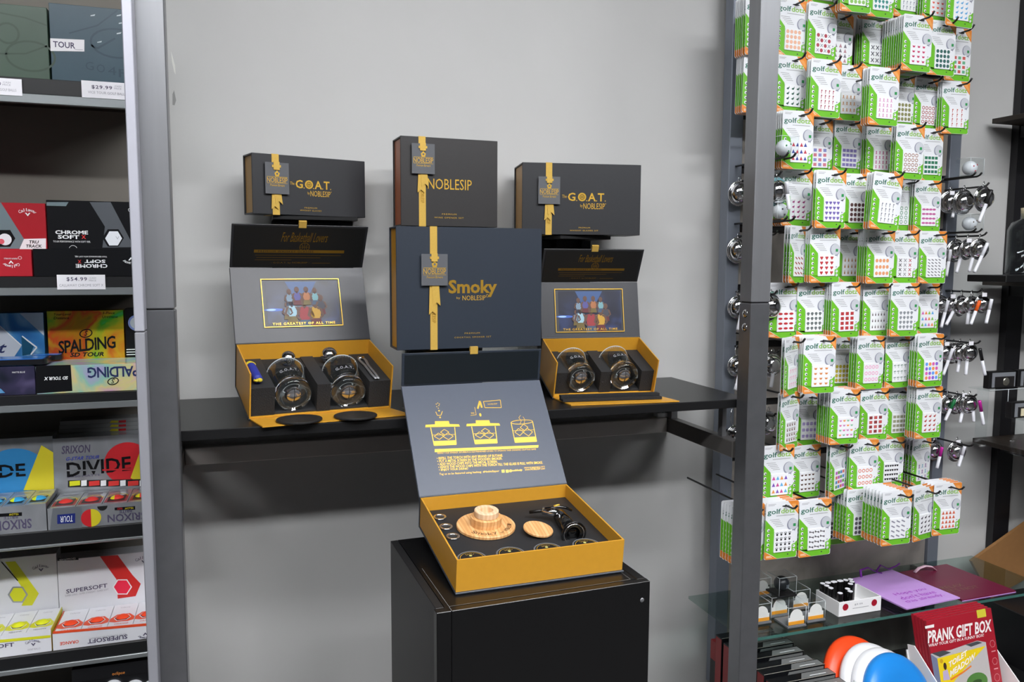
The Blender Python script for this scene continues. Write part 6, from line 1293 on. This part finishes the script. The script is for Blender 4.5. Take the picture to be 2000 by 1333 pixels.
# acrylic stand with buckle boxes
ya = 1.93; zs = uz[2]; t = thing('acrylic_stand', 'clear acrylic step stand on the dark walnut shelf', 'stand', (pY(1965, 850, ya).x, ya, zs))
sa, sb_ = pY(1932, 762, ya), pY(1960, 812, ya); m = MB()
m.box((sa.x - .008, ya - .01, sa.z - .004), (sa.x + .35, ya + .07, sa.z), ACR2); m.box((sa.x + .03, ya + .03, zs + .0006), (sa.x + .036, ya + .07, sa.z - .0042), ACR2); m.box((sb_.x, ya - .09, sb_.z - .004), (sb_.x + .32, ya - .012, sb_.z), ACR2); m.box((sb_.x, ya - .012, sb_.z), (sb_.x + .32, ya - .0102, sa.z - .0042), ACR2); m.box((sb_.x + .01, ya - .06, zs + .0006), (sb_.x + .014, ya - .02, sb_.z - .0042), ACR2); m.build('clear_sheets', t)
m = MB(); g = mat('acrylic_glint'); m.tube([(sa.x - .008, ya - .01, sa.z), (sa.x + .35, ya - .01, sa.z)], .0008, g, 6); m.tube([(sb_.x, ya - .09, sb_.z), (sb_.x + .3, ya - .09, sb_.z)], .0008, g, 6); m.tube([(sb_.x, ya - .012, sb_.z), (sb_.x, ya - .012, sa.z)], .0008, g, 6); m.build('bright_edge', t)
def buckle_box(label, px0, px1, py0, py1, Y, z, oval=True):
    A, B = pY(px0, py1, Y), pY(px1, py0, Y); h = B.z - A.z; zb = z + .0006
    t = thing('buckle_box', label, 'box', ((A.x + B.x) / 2, Y, z), 'small black buckle boxes')
    MB().box((A.x, Y, zb), (B.x, Y + .022, zb + h), BLACK, .001).build('case', t); w_ = B.x - A.x
    MB().box((A.x + .10 * w_, Y - .0012, zb + .08 * h), (B.x - .03 * w_, Y - .0001, zb + .93 * h), SILV).build('tray_lining', t)
    MB().box((A.x + .20 * w_, Y - .0060, zb + .10 * h), (B.x - .12 * w_, Y - .0013, zb + .70 * h), mat('buckle_plate', '#2e2c2c', .35, .4)).build('plate', t)
    if oval: MB(Matrix.Translation((A.x + .58 * w_, Y - .0062, zb + .40 * h)) @ Matrix.Rotation(math.pi / 2, 4, 'X')).lathe([(1e-5, .002), (.010, .0022), (.0125, .001), (.0135, 0)], mat('buckle_silver', '#b9b6a8', .25, .9), 24).build('oval_emblem', t)
    else: MB().box((A.x + .25 * w_, Y - .0075, zb + .15 * h), (B.x - .15 * w_, Y - .0061, zb + .62 * h), mat('cream_card', '#d8cfae', .5)).build('card', t)
buckle_box('black buckle box with silver oval on the upper step of the acrylic stand', 1931, 1985, 725, 761, ya + .01, sa.z)
buckle_box('second black buckle box at the picture edge, upper step', 1987, 2042, 723, 759, ya + .01, sa.z)
buckle_box('black box with cream card on the lower step of the acrylic stand', 1975, 2035, 781, 816, ya - .05, sb_.z, False)
# cardboard box and dark cabinet
KR_ = mat('kraft_card', '#8a6238', .7, noise=.1, scale=60)
cz_ = pY(1937, 1170, 2.075).z - .004
cabx = pY(1932, 1200, 1.86).x
t = thing('dark_cabinet', 'low black cabinet at the right picture edge under the cardboard box', 'cabinet', (cabx + .4, 1.95, 0))
MB().box((max(cabx, gx1 + .11), 1.80, 0), (cabx + .9, 2.12, cz_), DK, .003).build('body', t); MB().box((max(cabx, gx1 + .11) + .02, 1.793, .05), (cabx + .85, 1.799, cz_ - .03), mat('cabinet_door', '#1f1d1d', .5)).build('door', t)
Yk = 2.075; K = [pY(1898, 1097, Yk), pY(2042, 995, Yk), pY(2085, 1085, Yk), pY(1937, 1170, Yk)]
d1 = (K[1] - K[0]); d2 = (K[3] - K[0]); 
t = thing('cardboard_box', 'brown cardboard box tilted on the dark cabinet', 'box', K[3])
m = MB(); m.prism([(v.x, v.z) for v in K], Yk, Yk + .012, KR_); m.build('front_flap', t)
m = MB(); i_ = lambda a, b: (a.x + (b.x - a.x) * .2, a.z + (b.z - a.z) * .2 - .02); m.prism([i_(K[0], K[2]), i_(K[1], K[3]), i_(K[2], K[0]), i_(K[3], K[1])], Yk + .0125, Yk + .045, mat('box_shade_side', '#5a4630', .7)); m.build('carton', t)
